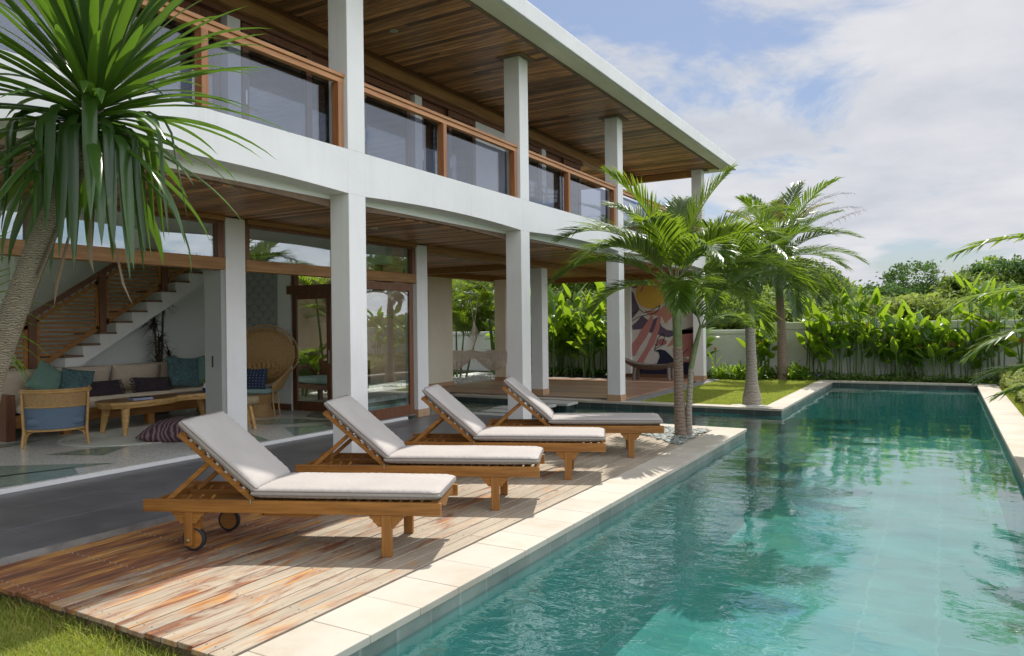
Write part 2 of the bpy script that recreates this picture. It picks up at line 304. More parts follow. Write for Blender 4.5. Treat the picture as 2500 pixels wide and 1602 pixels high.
# ground and plants
m, t, b = newmat('lawn_ground'); v = coords(t)
c = ramp(t, noise(t, v, 5.0, 7.0, 0.65), [(0.35, (0.09, 0.16, 0.016)), (0.65, (0.20, 0.28, 0.04))])
t.links.new(c, b.inputs['Base Color']); b.inputs['Roughness'].default_value = 0.95; bump(t, b, noise(t, v, 70.0, 3.0), 0.8, 0.02); M['lawn'] = m
m, t, b = newmat('scrub_ground'); v = coords(t)
c = ramp(t, noise(t, v, 0.6, 8.0, 0.65), [(0.35, (0.03, 0.055, 0.012)), (0.65, (0.07, 0.10, 0.028))])
t.links.new(c, b.inputs['Base Color']); b.inputs['Roughness'].default_value = 0.95; M['scrub'] = m
M['blade'] = leafmat('grass_blades', (0.17, 0.235, 0.03), (0.44, 0.46, 0.12), (0.55, 0.62, 0.08), 0.42, 0.5, 0.10)
M['strap'] = leafmat('dark_strap_leaf', (0.016, 0.042, 0.012), (0.042, 0.09, 0.02), (0.22, 0.42, 0.03), 0.22, 0.24)
M['palm'] = leafmat('palm_leaflets', (0.020, 0.058, 0.010), (0.075, 0.135, 0.018), (0.36, 0.52, 0.03), 0.34, 0.34)
M['palmdark'] = leafmat('darker_palm_leaflets', (0.016, 0.045, 0.010), (0.055, 0.105, 0.016), (0.28, 0.44, 0.03), 0.28, 0.32)  # darker green for the two palms behind
M['palmy'] = leafmat('yellowing_palm_leaflets', (0.12, 0.14, 0.02), (0.28, 0.23, 0.04), (0.42, 0.38, 0.05), 0.40, 0.4)
M['palmd'] = leafmat('dead_palm_leaflets', (0.07, 0.05, 0.033), (0.17, 0.12, 0.07), (0.16, 0.11, 0.06), 0.15, 0.7)
M['heli'] = leafmat('broad_green_leaf', (0.035, 0.10, 0.012), (0.12, 0.22, 0.02), (0.40, 0.60, 0.03), 0.42, 0.30, 0.04)
M['shrub'] = leafmat('shrub_leaf', (0.045, 0.10, 0.015), (0.12, 0.20, 0.03), (0.22, 0.36, 0.04), 0.35, 0.45)
M['cover'] = leafmat('variegated_ground_cover', (0.12, 0.18, 0.04), (0.34, 0.38, 0.13), (0.38, 0.44, 0.10), 0.35, 0.5, 0.04)
M['wood1'] = leafmat('bush_foliage', (0.06, 0.12, 0.022), (0.19, 0.25, 0.05), (0.30, 0.42, 0.06), 0.42, 0.6, 0.02)
M['wood2'] = leafmat('dark_tree_foliage', (0.03, 0.075, 0.018), (0.09, 0.16, 0.035), (0.13, 0.26, 0.04), 0.35, 0.6)
M['wood3'] = leafmat('light_bush_foliage', (0.10, 0.17, 0.03), (0.26, 0.32, 0.08), (0.38, 0.48, 0.08), 0.42, 0.6, 0.03)
M['dry'] = leafmat('dried_spiky_leaf', (0.05, 0.03, 0.02), (0.09, 0.06, 0.035), (0.08, 0.05, 0.02), 0.1, 0.7)
M['stem'] = plain('green_stem', (0.10, 0.17, 0.04), 0.5, 0.3, 9.0, 0.1)
M['stemb'] = plain('brown_stem', (0.14, 0.11, 0.055), 0.7, 0.35, 9.0, 0.3)
M['shaft'] = plain('green_crownshaft', (0.16, 0.20, 0.075), 0.45, 0.35, 7.0, 0.15)
M['redfl'] = plain('red_bract', (0.55, 0.06, 0.03), 0.5, 0.1, 9.0, 0.0)
M['purplefl'] = plain('violet_petal', (0.22, 0.14, 0.55), 0.6, 0.1, 9.0, 0.0)
def trunkmat(name, c1, c2, ringscale, zs=1.0):
    m, t, b = newmat(name)
    v = coords(t); wv = N(t, 'ShaderNodeTexWave'); wv.wave_type = 'BANDS'; wv.bands_direction = 'Z'
    setin(wv, Scale=ringscale, Distortion=9.0, Detail=5.0); wv.inputs['Detail Scale'].default_value = 1.5; t.links.new(v, wv.inputs[0])
    f = math_n(t, 'ADD', math_n(t, 'MULTIPLY', wv.outputs['Fac'], 0.55), math_n(t, 'MULTIPLY', noise(t, v, 14.0, 6.0, 0.65), 0.6))
    t.links.new(ramp(t, f, [(0.30, c1), (0.62, c2)]), b.inputs['Base Color']); b.inputs['Roughness'].default_value = 0.85
    bump(t, b, f, 0.6, 0.010); return m
M['trunkbig'] = trunkmat('scarred_grey_trunk', (0.085, 0.065, 0.038), (0.235, 0.20, 0.145), 24.0)
M['trunk'] = trunkmat('ringed_grey_trunk', (0.23, 0.195, 0.155), (0.33, 0.29, 0.24), 6.0)
M['trunkbrown'] = trunkmat('ringed_brown_trunk', (0.16, 0.115, 0.085), (0.27, 0.20, 0.155), 7.0)
M['bark'] = plain('dark_bark', (0.10, 0.08, 0.06), 0.9, 0.4, 5.0, 0.5, 0.02)

# ---------------------------------------------------------------- mesh builders
class MB:
    def __init__(s, mat=None): s.v = []; s.f = []; s.m = []; s.T = mat or Matrix.Identity(4)
    def add(s, vs, fs, m=0):
        o = len(s.v); T = s.T
        s.v.extend([tuple(T @ Vector(p)) for p in vs]); s.f.extend([tuple(i+o for i in f) for f in fs]); s.m.extend([m]*len(fs)); return s
    def box(s, x0, x1, y0, y1, z0, z1, m=0):
        if x0 > x1: x0, x1 = x1, x0
        if y0 > y1: y0, y1 = y1, y0
        if z0 > z1: z0, z1 = z1, z0
        return s.add([(x0,y0,z0),(x1,y0,z0),(x1,y1,z0),(x0,y1,z0),(x0,y0,z1),(x1,y0,z1),(x1,y1,z1),(x0,y1,z1)],
              [(0,3,2,1),(4,5,6,7),(0,1,5,4),(1,2,6,5),(2,3,7,6),(3,0,4,7)], m)
    def beam(s, a, b, wd, ht, upv=(0,0,1), m=0):          # a bar from a to b, section wd x ht
        a, b = Vector(a), Vector(b); d = (b-a).normalized(); u = Vector(upv); sd = d.cross(u).normalized(); u = sd.cross(d)
        p = [];
        for q in (a, b):
            for i, j in ((-1,-1),(1,-1),(1,1),(-1,1)): p.append(q + sd*i*wd/2 + u*j*ht/2)
        return s.add(p, [(0,3,2,1),(4,5,6,7),(0,1,5,4),(1,2,6,5),(2,3,7,6),(3,0,4,7)], m)
    def tube(s, pts, rad, n=8, m=0, cap=True):
        pts = [Vector(p) for p in pts]
        if not hasattr(rad, '__len__'): rad = [rad]*len(pts)
        vs = []; fs = []; ref = Vector((0.31, 0.12, 0.94))
        for i, p in enumerate(pts):
            d = (pts[min(i+1, len(pts)-1)] - pts[max(i-1, 0)]).normalized()
            if i == 0:
                sd = d.cross(ref)
                if sd.length < 0.3: sd = d.cross(Vector((1, 0, 0)))
            else: sd = prev - d*prev.dot(d)
            sd.normalize(); prev = sd; u = sd.cross(d)
            for k in range(n):
                a = 2*math.pi*k/n; vs.append(p + (sd*math.cos(a) + u*math.sin(a))*rad[i])
        for i in range(len(pts)-1):
            for k in range(n): fs.append((i*n+k, i*n+(k+1) % n, (i+1)*n+(k+1) % n, (i+1)*n+k))
        if cap: fs.append(tuple(range(n))[::-1]); fs.append(tuple((len(pts)-1)*n+k for k in range(n)))
        return s.add(vs, fs, m)
    def lathe(s, prof, c=(0,0,0), n=20, m=0):
        vs = []; fs = []
        for r, z in prof:
            for k in range(n): a = 2*math.pi*k/n; vs.append((c[0]+r*math.cos(a), c[1]+r*math.sin(a), c[2]+z))
        for i in range(len(prof)-1):
            for k in range(n): fs.append((i*n+k, i*n+(k+1) % n, (i+1)*n+(k+1) % n, (i+1)*n+k))
        fs.append(tuple(range(n))[::-1]); fs.append(tuple((len(prof)-1)*n+k for k in range(n)))
        return s.add(vs, fs, m)
    def poly(s, pts, m=0): return s.add(pts, [tuple(range(len(pts)))], m)
    def prism(s, pts2, y0, y1, m=0, ax='Y'):               # polygon in XZ (or YZ) extruded along Y (or X)
        n = len(pts2)
        if ax == 'Y': vs = [(a, y0, b) for a, b in pts2] + [(a, y1, b) for a, b in pts2]
        else: vs = [(y0, a, b) for a, b in pts2] + [(y1, a, b) for a, b in pts2]
        return s.add(vs, [tuple(range(n)), tuple(range(2*n-1, n-1, -1))] + [(i, i+n, (i+1) % n + n, (i+1) % n) for i in range(n)], m)
    def ribbon(s, pts, wid, side, fold=0.0, m=0):          # leaf: centre line pts, half widths, side vectors, V fold
        vs = []; fs = []
        for i, p in enumerate(pts):
            p = Vector(p); sd = side[i] if isinstance(side, list) else side
            d = (Vector(pts[min(i+1, len(pts)-1)]) - Vector(pts[max(i-1, 0)])).normalized(); u = sd.cross(d).normalized()
            vs += [p - sd*wid[i] + u*fold*wid[i], p, p + sd*wid[i] + u*fold*wid[i]]
        for i in range(len(pts)-1):
            a = 3*i; fs += [(a, a+1, a+4, a+3), (a+1, a+2, a+5, a+4)]
        return s.add(vs, fs, m)
    def build(s, name, mats, parent=None, smooth=False, bevel=0.0, world=False, kind=None, seg=2):
        me = bpy.data.meshes.new(name)
        vs = s.v
        if world and parent is not None:
            o = wloc(parent); vs = [(p[0]-o.x, p[1]-o.y, p[2]-o.z) for p in vs]
        me.from_pydata(vs, [], s.f); me.update()
        mats = mats if isinstance(mats, (list, tuple)) else [mats]
        for q in mats: me.materials.append(M[q] if isinstance(q, str) else q)
        if len(mats) > 1: me.polygons.foreach_set('material_index', s.m)
        if smooth:
            me.polygons.foreach_set('use_smooth', [True]*len(me.polygons)); me.set_sharp_from_angle(angle=R(50))
        ob = bpy.data.objects.new(name, me); COL.objects.link(ob)
        if parent is not None: ob.parent = parent
        if bevel:
            bv = ob.modifiers.new('bevel', 'BEVEL'); bv.width = bevel; bv.segments = seg; bv.limit_method = 'ANGLE'; bv.angle_limit = R(40)
        if kind: ob['kind'] = kind
        return ob
def wloc(o):
    v = Vector((0, 0, 0))
    while o is not None: v = v + o.location; o = o.parent
    return v
def tag(o, label, cat, group=None, kind=None):
    o['label'] = label; o['category'] = cat
    if group: o['group'] = group
    if kind: o['kind'] = kind
    return o
def thing(name, label, cat, loc=(0,0,0), rz=0.0, group=None):
    o = bpy.data.objects.new(name, None); COL.objects.link(o); o.location = loc; o.rotation_euler = (0, 0, rz); o.empty_display_size = 0.1
    return tag(o, label, cat, group)
def kids(o): return [c for c in bpy.data.objects if c.parent == o]
def dup(root, loc, rz=0.0, label=None, scale=1.0, group=None):
    r = root.copy(); COL.objects.link(r); r.location = loc; r.rotation_euler = (0, 0, rz); r.scale = (scale,)*3 if not hasattr(scale, '__len__') else scale
    if label: r['label'] = label
    if group: r['group'] = group
    for ch in kids(root):
        c = ch.copy(); COL.objects.link(c); c.parent = r
        for g_ in kids(ch):
            d = g_.copy(); COL.objects.link(d); d.parent = c
    return r
def quads(name, C, A, B, mat, parent=None, kind=None):    # numpy leaf cards: centre, half axes; each a pointed 4-gon
    n = len(C); V = np.empty((n*4, 3), np.float32)
    V[0::4] = C - A; V[1::4] = C - B*0.9 - A*0.1; V[2::4] = C + A; V[3::4] = C + B*0.9 - A*0.1
    me = bpy.data.meshes.new(name); me.vertices.add(n*4); me.vertices.foreach_set('co', V.ravel())
    me.loops.add(n*4); me.loops.foreach_set('vertex_index', np.arange(n*4, dtype=np.int32))
    me.polygons.add(n); me.polygons.foreach_set('loop_start', np.arange(0, n*4, 4, dtype=np.int32)); me.polygons.foreach_set('loop_total', np.full(n, 4, np.int32))
    me.update(calc_edges=True); me.materials.append(M[mat])
    ob = bpy.data.objects.new(name, me); COL.objects.link(ob)
    if parent is not None: ob.parent = parent
    if kind: ob['kind'] = kind
    return ob
def rdir(n, upb=0.0):
    v = rng.normal(size=(n, 3)); v[:, 2] += upb; return v/np.linalg.norm(v, axis=1)[:, None]
def cards(C, size, upb=0.6, asp=0.5):
    n = len(C); nrm = rdir(n, upb*2); a = rdir(n); a = a - nrm*(a*nrm).sum(1)[:, None]; a /= np.linalg.norm(a, axis=1)[:, None]
    b_ = np.cross(nrm, a); s_ = size*(0.6+0.8*rng.random(n))[:, None]; return a*s_, b_*s_*asp

# ================================================================ SETTING
ZW = -0.125
def struct(mb, name, mat, **k): return mb.build(name, mat, kind='structure', **k)
# ground sheet with the pool cut out of it
g = MB(); xs = [-900, -9.95, -5.5, -2.75, 0.9, 900]; ys = [-900, -4.0, 10.85, 11.2, 14.3, 21.5, 1500]
for i in range(5):
    for j in range(6):
        mx_, my_ = (xs[i]+xs[i+1])/2, (ys[j]+ys[j+1])/2
        if -2.75 < mx_ < 0.9 and -4 < my_ < 21.5: continue
        if -9.95 < mx_ < -2.75 and 11.2 < my_ < 14.3: continue
        if -9.95 < mx_ < -5.5 and 10.85 < my_ < 11.2: continue
        g.add([(xs[i], ys[j], -0.12), (xs[i+1], ys[j], -0.12), (xs[i+1], ys[j+1], -0.12), (xs[i], ys[j+1], -0.12)], [(0, 1, 2, 3)])
struct(g, 'ground', 'scrub')
struct(MB().add([(-12, -9, -0.112), (-2.96, -9, -0.112), (-2.96, 2.5, -0.112), (-12, 2.5, -0.112)], [(0, 1, 2, 3)]), 'lawn', 'lawn')
struct(MB().box(-5.42, -2.9, 14.4, 21.7, -0.3, -0.035), 'lawn', 'lawn')
struct(MB().box(1.05, 9, -6, 22.55, -0.3, -0.05), 'planting_bed', 'lawn')
struct(MB().box(-20, 4, 21.62, 22.6, -0.3, -0.03), 'planting_bed', 'soil')
struct(MB().box(-13.9, -11.1, 9.8, 21.6, -0.3, -0.02), 'gravel_bed', 'wpebble')
# pool basin
p = MB()
p.box(-2.57, 0.7, -4, 21.3, -1.32, -1.2, 0)
p.box(-2.72, -2.57, -4, 11.3, -1.2, -0.05, 1); p.box(-2.72, -2.57, 14.15, 21.3, -1.2, -0.05, 1)
p.box(0.7, 0.85, -4, 21.3, -1.2, -0.05, 1); p.box(-2.57, 0.7, 21.3, 21.45, -1.2, -0.05, 1); p.box(-2.57, 0.7, -4.15, -4, -1.2, -0.05, 1)
p.box(-2.57, -2.22, 11.32, 14.13, -1.2, -0.42, 2)
p.box(-9.95, -2.57, 11.3, 14.15, -1.2, -0.55, 2); p.box(-9.95, -5.5, 10.8, 11.3, -1.2, -0.552, 2)
p.box(-9.95, -2.72, 14.15, 14.3, -1.2, -0.05, 1); p.box(-5.5, -2.72, 11.15, 11.3, -1.2, -0.05, 1); p.box(-9.95, -5.6, 10.65, 10.8, -1.2, -0.05, 1)
p.box(-10.1, -9.95, 10.65, 14.3, -1.2, -0.05, 1); p.box(-5.6, -5.45, 10.8, 11.15, -1.2, -0.05, 1)
struct(p, 'pool_basin', ['poolfloor', 'poolwall', 'channel'])
tb = MB(); e = 0.003
tb.box(-2.573+e, -2.567+e, -4, 11.3, -0.21, -0.045); tb.box(-2.573+e, -2.567+e, 14.15, 21.3, -0.21, -0.045)
tb.box(0.694, 0.698, -4, 21.3, -0.21, -0.045); tb.box(-2.56, 0.69, 21.294, 21.297, -0.21, -0.045)
struct(tb, 'waterline_tiles', 'tileband')
struct(MB().box(-9.9, -2.566, 14.140, 14.144, -0.30, -0.045).box(-5.5, -2.566, 11.303, 11.306, -0.3, -0.045).box(-2.56, 0.69, 21.288, 21.291, -0.21, -0.045), 'channel_tiles', 'darkband')
struct(MB().add([(-9.95, 10.8, ZW), (-2.57, 10.8, ZW), (-2.57, 14.15, ZW), (-9.95, 14.15, ZW), (-2.57, -4, ZW), (0.7, -4, ZW), (0.7, 21.3, ZW), (-2.57, 21.3, ZW), (-2.57, 11.3, ZW)],
       [(0, 1, 8, 2, 3), (4, 5, 6, 7, 2, 8, 1)]), 'water', 'water')
# coping slabs
cp = MB()
def cope(x0, x1, y0, y1, along, pitch=0.405, jit=0.03):
    a, b_ = (y0, y1) if along == 'Y' else (x0, x1)
    n = max(1, round((b_-a)/pitch)); cuts = [a] + [a+(b_-a)*i/n + random.uniform(-jit, jit) for i in range(1, n)] + [b_]
    for q in range(n):
        u0, u1 = cuts[q]+0.0007, cuts[q+1]-0.0007; z = random.uniform(-0.0008, 0.0008)
        if along == 'Y': cp.box(x0, x1, u0, u1, -0.045, z)
        else: cp.box(u0, u1, y0, y1, -0.045, z)
cope(-2.955, -2.545, -3.9, 10.93, 'Y'); cope(-5.5, -2.545, 10.935, 11.325, 'X', 0.6)
cope(-9.9, -2.545, 14.125, 14.45, 'X', 0.6); cope(-2.92, -2.545, 14.455, 21.27, 'Y', 0.6)
cope(-2.92, 1.1, 21.275, 21.62, 'X', 0.6); cope(0.675, 1.1, -3.9, 21.27, 'Y', 0.6)
struct(cp, 'coping', 'coping', bevel=0.005, seg=2)
# sun deck of boards
dk = MB(); x = -5.50
pitch = (5.50-2.975)/20
for i in range(20):
    y = 2.385 + random.uniform(-0.012, 0.012)
    xa, xb = x + i*pitch + 0.0045, x + (i+1)*pitch - 0.0045
    for ya, yb in ((y, 6.6+random.uniform(-1.6, 1.6)), (0, 0)):
        pass
    cut = 6.8+random.uniform(-2.2, 2.2); ye = 10.93
    z = random.uniform(-0.002, 0.002)
    dk.box(xa, xb, y, cut-0.002, -0.028, z); dk.box(xa, xb, cut+0.002, ye, -0.028, z+random.uniform(-0.001, 0.001))
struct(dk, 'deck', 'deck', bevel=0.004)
sw = MB()
for i in range(20):
    for k in range(16):
        for dx in (0.03, 0.096):
            sw.lathe([(0.005, 0.0), (0.0045, 0.0032)], (-5.5+i*pitch+dx, 2.45+k*0.55, 0.0), 6)
struct(sw, 'deck_screws', 'metal')
db = MB()
db.box(-5.50, -2.96, 2.43, 2.47, -0.2, -0.030); db.box(-5.5, -2.97, 2.47, 10.93, -0.12, -0.06)
struct(db, 'deck_bearers', 'deckside')
# patio, terrazzo floor, timber terrace
pa = MB(); yy = -3.0
while yy < 10.7:
    y2 = min(yy+1.2, 10.79)
    for k in range(3): pa.box(-7.655+k*0.7167+0.001, -7.655+(k+1)*0.7167-0.001, yy+0.001, y2-0.001, -0.3, 0.05+random.uniform(-0.0006, 0.0006))
    yy = y2
struct(pa, 'patio', 'patio', bevel=0.002)
struct(MB().box(-5.505, -5.497, -3, 10.79, -0.3, 0.046), 'patio_kerb', 'concrete')
struct(MB().box(-12.3, -7.658, -3, 9.74, -0.3, 0.095), 'floor', 'terrazzo', bevel=0.004)
struct(MB().box(-7.657, -7.625, -3, 9.74, 0.051, 0.0935), 'floor_edge', 'white', bevel=0.004)
gt = MB(); zt = 0.099
for tri in [[(-9.9, 3.2), (-8.35, 3.75), (-8.0, 4.95), (-9.0, 4.25)], [(-8.7, 2.9), (-7.75, 3.0), (-7.72, 4.4), (-8.15, 4.6)], [(-9.3, 4.9), (-8.6, 5.2), (-9.15, 6.0)],
            [(-10.9, 4.1), (-10.1, 4.3), (-10.6, 5.6)], [(-8.0, 5.9), (-7.7, 6.9), (-8.6, 7.3)], [(-8.5, 7.9), (-7.72, 7.35), (-7.72, 8.3), (-8.15, 8.4)], [(-9.9, 7.9), (-9.0, 8.0), (-8.2, 8.9), (-9.3, 8.7)],
            [(-9.2, 9.0), (-8.0, 9.05), (-8.3, 9.6), (-9.6, 9.6)], [(-11.4, 2.0), (-10.3, 2.6), (-11.0, 3.6)], [(-10.0, 6.9), (-9.2, 7.1), (-9.7, 7.7)]]:
    gt.poly([(a, b_, zt) for a, b_ in tri])
struct(gt, 'floor_inlay', 'gterrazzo')
tr = MB(); y = 14.46; 
while y < 19.5: tr.box(-11.15, -5.76, y+0.003, y+0.117, -0.02, 0.03+random.uniform(-0.001, 0.001)); y += 0.12
tr.box(-8.05, -5.76, 19.5, 20.55, -0.02, 0.03)
struct(tr, 'terrace', 'terrace')
struct(MB().box(-5.755, -5.42, 14.46, 20.9, -0.2, 0.0).box(-11.4, -5.76, 19.51, 19.8, -0.2, 0.026), 'terrace_kerb', 'concrete', bevel=0.005)
struct(MB().box(-11.15, -5.76, 14.452, 14.458, -0.2, 0.02), 'terrace_step', 'concrete')

# stepping stones across the channel
for k, (x0, x1, y0, y1, nm) in enumerate([(-7.25, -6.45, 13.30, 13.80, 'grey stepping stone nearest the timber terrace'), (-7.40, -6.62, 12.68, 13.16, 'grey stepping stone second from the timber terrace'),
        (-7.45, -6.55, 12.05, 12.50, 'grey stepping stone in the middle of the channel'), (-7.35, -6.62, 11.52, 11.90, 'grey stepping stone second from the patio'), (-7.35, -6.40, 10.92, 11.34, 'grey stepping stone nearest the patio')]):
    s = thing('stepping_stone', nm + ' in dark water', 'stepping stone', ((x0+x1)/2, (y0+y1)/2, -0.5), 0, 'stepping stones in the water channel')
    hx, hy = (x1-x0)/2, (y1-y0)/2
    MB().box(-hx, hx, -hy, hy, 0.46, 0.515).build('slab', 'stone', s, bevel=0.008)
    MB().box(-hx+0.06, hx-0.06, -hy+0.06, hy-0.06, -0.05, 0.458).build('pier', 'darkband', s)

# ================================================================ VILLA
V = thing('villa', 'two storey white villa with timber soffits, glass balustrades and square columns beside the pool', 'house', (-8.6, 8.5, 0))
def vp(mb, name, mat, bevel=0.0, parent=None, **k): return mb.build(name, mat, parent or V, bevel=bevel, world=True, **k)
CW = 0.28
def column(x1, y0, z0, z1, w_=CW, d=CW, mat='white', base=None, cap=True, label=None):
    o = vp(MB().box(x1-w_, x1, y0, y0+d, z0, z1), 'column', mat, 0.006)
    if base: vp(MB().box(x1-w_-0.012, x1+0.012, y0-0.012, y0+d+0.012, z0, z0+0.13), 'plinth', base, 0.004, parent=o)
    if cap: vp(MB().box(x1-w_-0.09, x1+0.10, y0-0.10, y0+d+0.10, z1, z1+0.02), 'cap_board', 'trim', 0, parent=o)
    return o
for y0, zb, bs in ((6.27, 0.05, None), (10.17, 0.05, None), (14.22, 0.0, 'stonebase'), (20.3, 0.0, 'stonebase')):
    column(-5.70, y0, zb, 3.06, base=bs, cap=False); column(-5.70, y0, 3.55, 5.785)
column(-7.65, 6.20, 0.095, 2.95, 0.28, 0.30, cap=False); column(-7.65, 10.05, 0.05, 2.95, 0.26, 0.30, base='stonebase', cap=False)
column(-7.65, 14.55, 0.03, 2.95, 0.28, 0.28, base='stonebase', cap=False)
column(-10.62, 18.0, 0.0, 2.86, 0.36, 0.30, 'cream', base='stonebase', cap=False)
for y0 in (6.25, 10.03): column(-7.63, y0, 3.5, 5.52, 0.22, 0.20, cap=False)
column(-7.63, 14.6, 3.5, 5.52, 0.22, 0.20, cap=False)
# edge beam of the upper floor, its soffit slightly arched in every bay
bm_ = MB(); bays = [(-3.0, 2.35), (2.6, 6.27), (6.55, 10.17), (10.45, 14.22), (14.5, 20.3)]
for a, b_ in bays:
    n = 12; pts = []
    for i in range(n+1):
        t_ = i/n; pts.append((a+(b_-a)*t_, 3.06 + 0.05*(1-(2*t_-1)**2)))
    pts += [(b_, 3.55), (a, 3.55)]
    bm_.prism(pts, -5.98, -5.70, ax='X')
for a in (2.35, 6.27, 10.17, 14.22, 20.3): bm_.box(-5.98, -5.70, a+0.0005, a+0.2495 if a == 2.35 else a+0.2795, 3.06, 3.55)
bm_.box(-12.5, -5.985, 20.3, 20.58, 3.06, 3.55)
vp(bm_, 'edge_beam', 'white')
for a, b_ in bays:
    n = 12; tm = MB()
    for i in range(n):
        t0, t1 = i/n, (i+1)/n; z0 = 2.985+0.05*(1-(2*t0-1)**2); z1 = 2.985+0.05*(1-(2*t1-1)**2)
        tm.beam((-6.02, a+(b_-a)*t0, z0), (-6.02, a+(b_-a)*t1, z1), 0.07, 0.10)
    vp(tm, 'soffit_trim', 'trim')
vp(MB().box(-12.5, -5.982, -3, 20.295, 3.02, 3.52), 'floor_slab', 'inner')
c1 = MB(); y = -3.0
while y < 20.2:
    y1 = y+0.095
    if y1 < 10.2: c1.box(-7.70, -6.06, y+0.0055, y1-0.0055, 2.965, 3.01)
    else:
        c = random.uniform(-9.5, -7.5); c1.box(-12.4, c-0.002, y+0.0055, y1-0.0055, 2.965, 3.01); c1.box(c, -6.06, y+0.0055, y1-0.0055, 2.965, 3.01)
    y = y1
vp(c1, 'lower_ceiling', 'ceil')
for q in ((-7.72, -7.62, -3, 6.18, 2.90, 2.962), (-7.72, -7.62, 6.52, 10.03, 2.90, 2.962), (-7.86, -7.64, 10.36, 20.3, 2.83, 2.962), (-11.3, -11.02, 14.3, 20.3, 2.83, 2.962)): vp(MB().box(*q), 'ceiling_beam', 'beamwood', 0.004)
vp(MB().box(-11.0, -7.87, 14.55, 14.75, 2.83, 2.961), 'cross_beam', 'beamwood', 0.004); vp(MB().box(-12.3, -5.99, 20.1, 20.29, 2.82, 2.963), 'cross_beam', 'beamwood', 0.004)
# roof
rf = MB(); y = -3.0
while y < 20.55:
    y1 = y+0.095; c = random.uniform(-9.0, -6.4); z = 5.80
    rf.box(-12.6, c-0.002, y+0.0055, y1-0.0055, z, z+0.03); rf.box(c, -5.28, y+0.0055, y1-0.0055, z, z+0.03); y = y1
roof = vp(MB().box(-12.6, -5.02, -3, 20.95, 5.832, 6.03), 'roof', 'white')
vp(rf, 'upper_ceiling', 'ceil')
vp(MB().box(-5.275, -5.0, -3, 20.9, 5.795, 5.831).box(-12.6, -5.276, 20.56, 20.9, 5.795, 5.831), 'soffit_edge', 'cream', 0.004)
vp(MB().box(-5.33, -5.285, -3, 20.55, 5.775, 5.799), 'soffit_bead', 'trim')
vp(MB().box(-5.0, -4.92, -3, 21.05, 5.80, 6.05).box(-12.6, -5.0, 20.97, 21.05, 5.80, 6.05), 'fascia', 'white', 0.012)
vp(MB().box(-7.72, -7.52, -3, 20.3, 5.53, 5.70).box(-12.5, -5.9, 20.35, 20.5, 5.62, 5.79), 'roof_beam', 'beamwood', 0.004)
vp(MB().box(-7.70, -7.55, -3, 16.8, 5.705, 5.797), 'infill_board', 'darkwoodY')
# downlights in both ceilings
for x_, y_, z_ in ((-6.9, 8.1, 2.963), (-6.75, 8.4, 5.798), (-6.75, 11.9, 5.798), (-6.6, 15.3, 5.798), (-6.9, 11.9, 2.963), (-9.0, 16.2, 2.963)):
    vp(MB().lathe([(0.035, -0.012), (0.055, -0.012), (0.058, 0.0)], (x_, y_, z_), 14), 'downlight', 'lampw')
# balustrades
def balustrade(y0, y1, posts):
    hr = MB().box(-5.85, -5.735, y0, y1, 4.345, 4.385).box(-5.825, -5.755, y0, y1, 4.285, 4.343)
    h_ = vp(hr, 'handrail', 'railwood', 0.004)
    for q in posts: vp(MB().box(-5.845, -5.745, q+0.02, q+0.095, 3.552, 4.284), 'post', 'postwood', 0.003)
    ed = sorted([y0] + [q for q in posts if y0 < q] + [y1])
    ps = sorted(posts); st = y0
    for q in ps + [y1]:
        if q - st > 0.3: vp(MB().box(-5.905, -5.893, st, q+0.03, 3.556, 4.283), 'glass_pane', 'glass')
        st = q + 0.085
balustrade(-2.9, 2.4, (-0.9, 1.2, 2.29)); balustrade(2.6, 6.265, (4.40, 6.15)); balustrade(6.555, 10.165, (8.15, 10.05)); balustrade(10.455, 14.215, (11.98, 14.10)); balustrade(14.505, 20.295, (16.4, 18.3, 20.18))
vp(MB().box(-12.4, -5.9, 20.4, 20.48, 4.30, 4.385), 'handrail', 'railwood', 0.004)
# upper storey: sliding timber doors and dark rooms behind
vp(MB().box(-12.5, -12.35, -3, 16.9, 3.5, 5.83).box(-12.35, -7.75, 16.75, 16.9, 3.5, 5.83).box(-12.35, -7.75, -3, -2.85, 3.5, 5.83), 'room_wall', 'inner')
vp(MB().box(-7.76, -7.66, 11.95, 13.6, 3.5, 5.53), 'wall_panel', 'white')
def leaf(y0, y1, x, z0, z1, st=0.09, bot=0.14, gl='dglass', fm='darkwood', name='sliding_door', handle=None, top=None):
    top = top or st
    fr_ = MB().box(x-0.022, x+0.022, y0, y0+st, z0, z1).box(x-0.022, x+0.022, y1-st, y1, z0, z1)
    fr_.box(x-0.0205, x+0.0205, y0+st, y1-st, z1-top, z1).box(x-0.0205, x+0.0205, y0+st, y1-st, z0, z0+bot)
    o = vp(fr_, name, fm, 0.003)
    vp(MB().box(x-0.004, x+0.004, y0+st-0.01, y1-st+0.01, z0+bot-0.01, z1-top+0.01), 'pane', gl, parent=o)
    if handle: vp(MB().box(x+0.022, x+0.032, handle-0.012, handle+0.012, z0+0.9, z0+1.08), 'handle', 'metal', parent=o)
    return o
for y0, y1, x_ in ((-2.8, -1.5, -7.68), (-1.5, -0.1, -7.74), (-0.1, 1.4, -7.68), (1.4, 2.9, -7.74), (2.9, 4.6, -7.68), (4.6, 6.22, -7.74), (6.5, 7.7, -7.68), (7.6, 8.8, -7.74), (8.75, 9.95, -7.68), (10.3, 11.1, -7.74), (11.05, 11.95, -7.68), (13.62, 14.58, -7.68), (14.85, 15.8, -7.74), (15.75, 16.7, -7.68)):
    leaf(y0, y1, x_, 3.53, 5.46, 0.10, 0.18, 'uglass', handle=y0+0.05)
vp(MB().box(-7.78, -7.62, -3, 16.75, 5.462, 5.528), 'head_rail', 'darkwoodY')
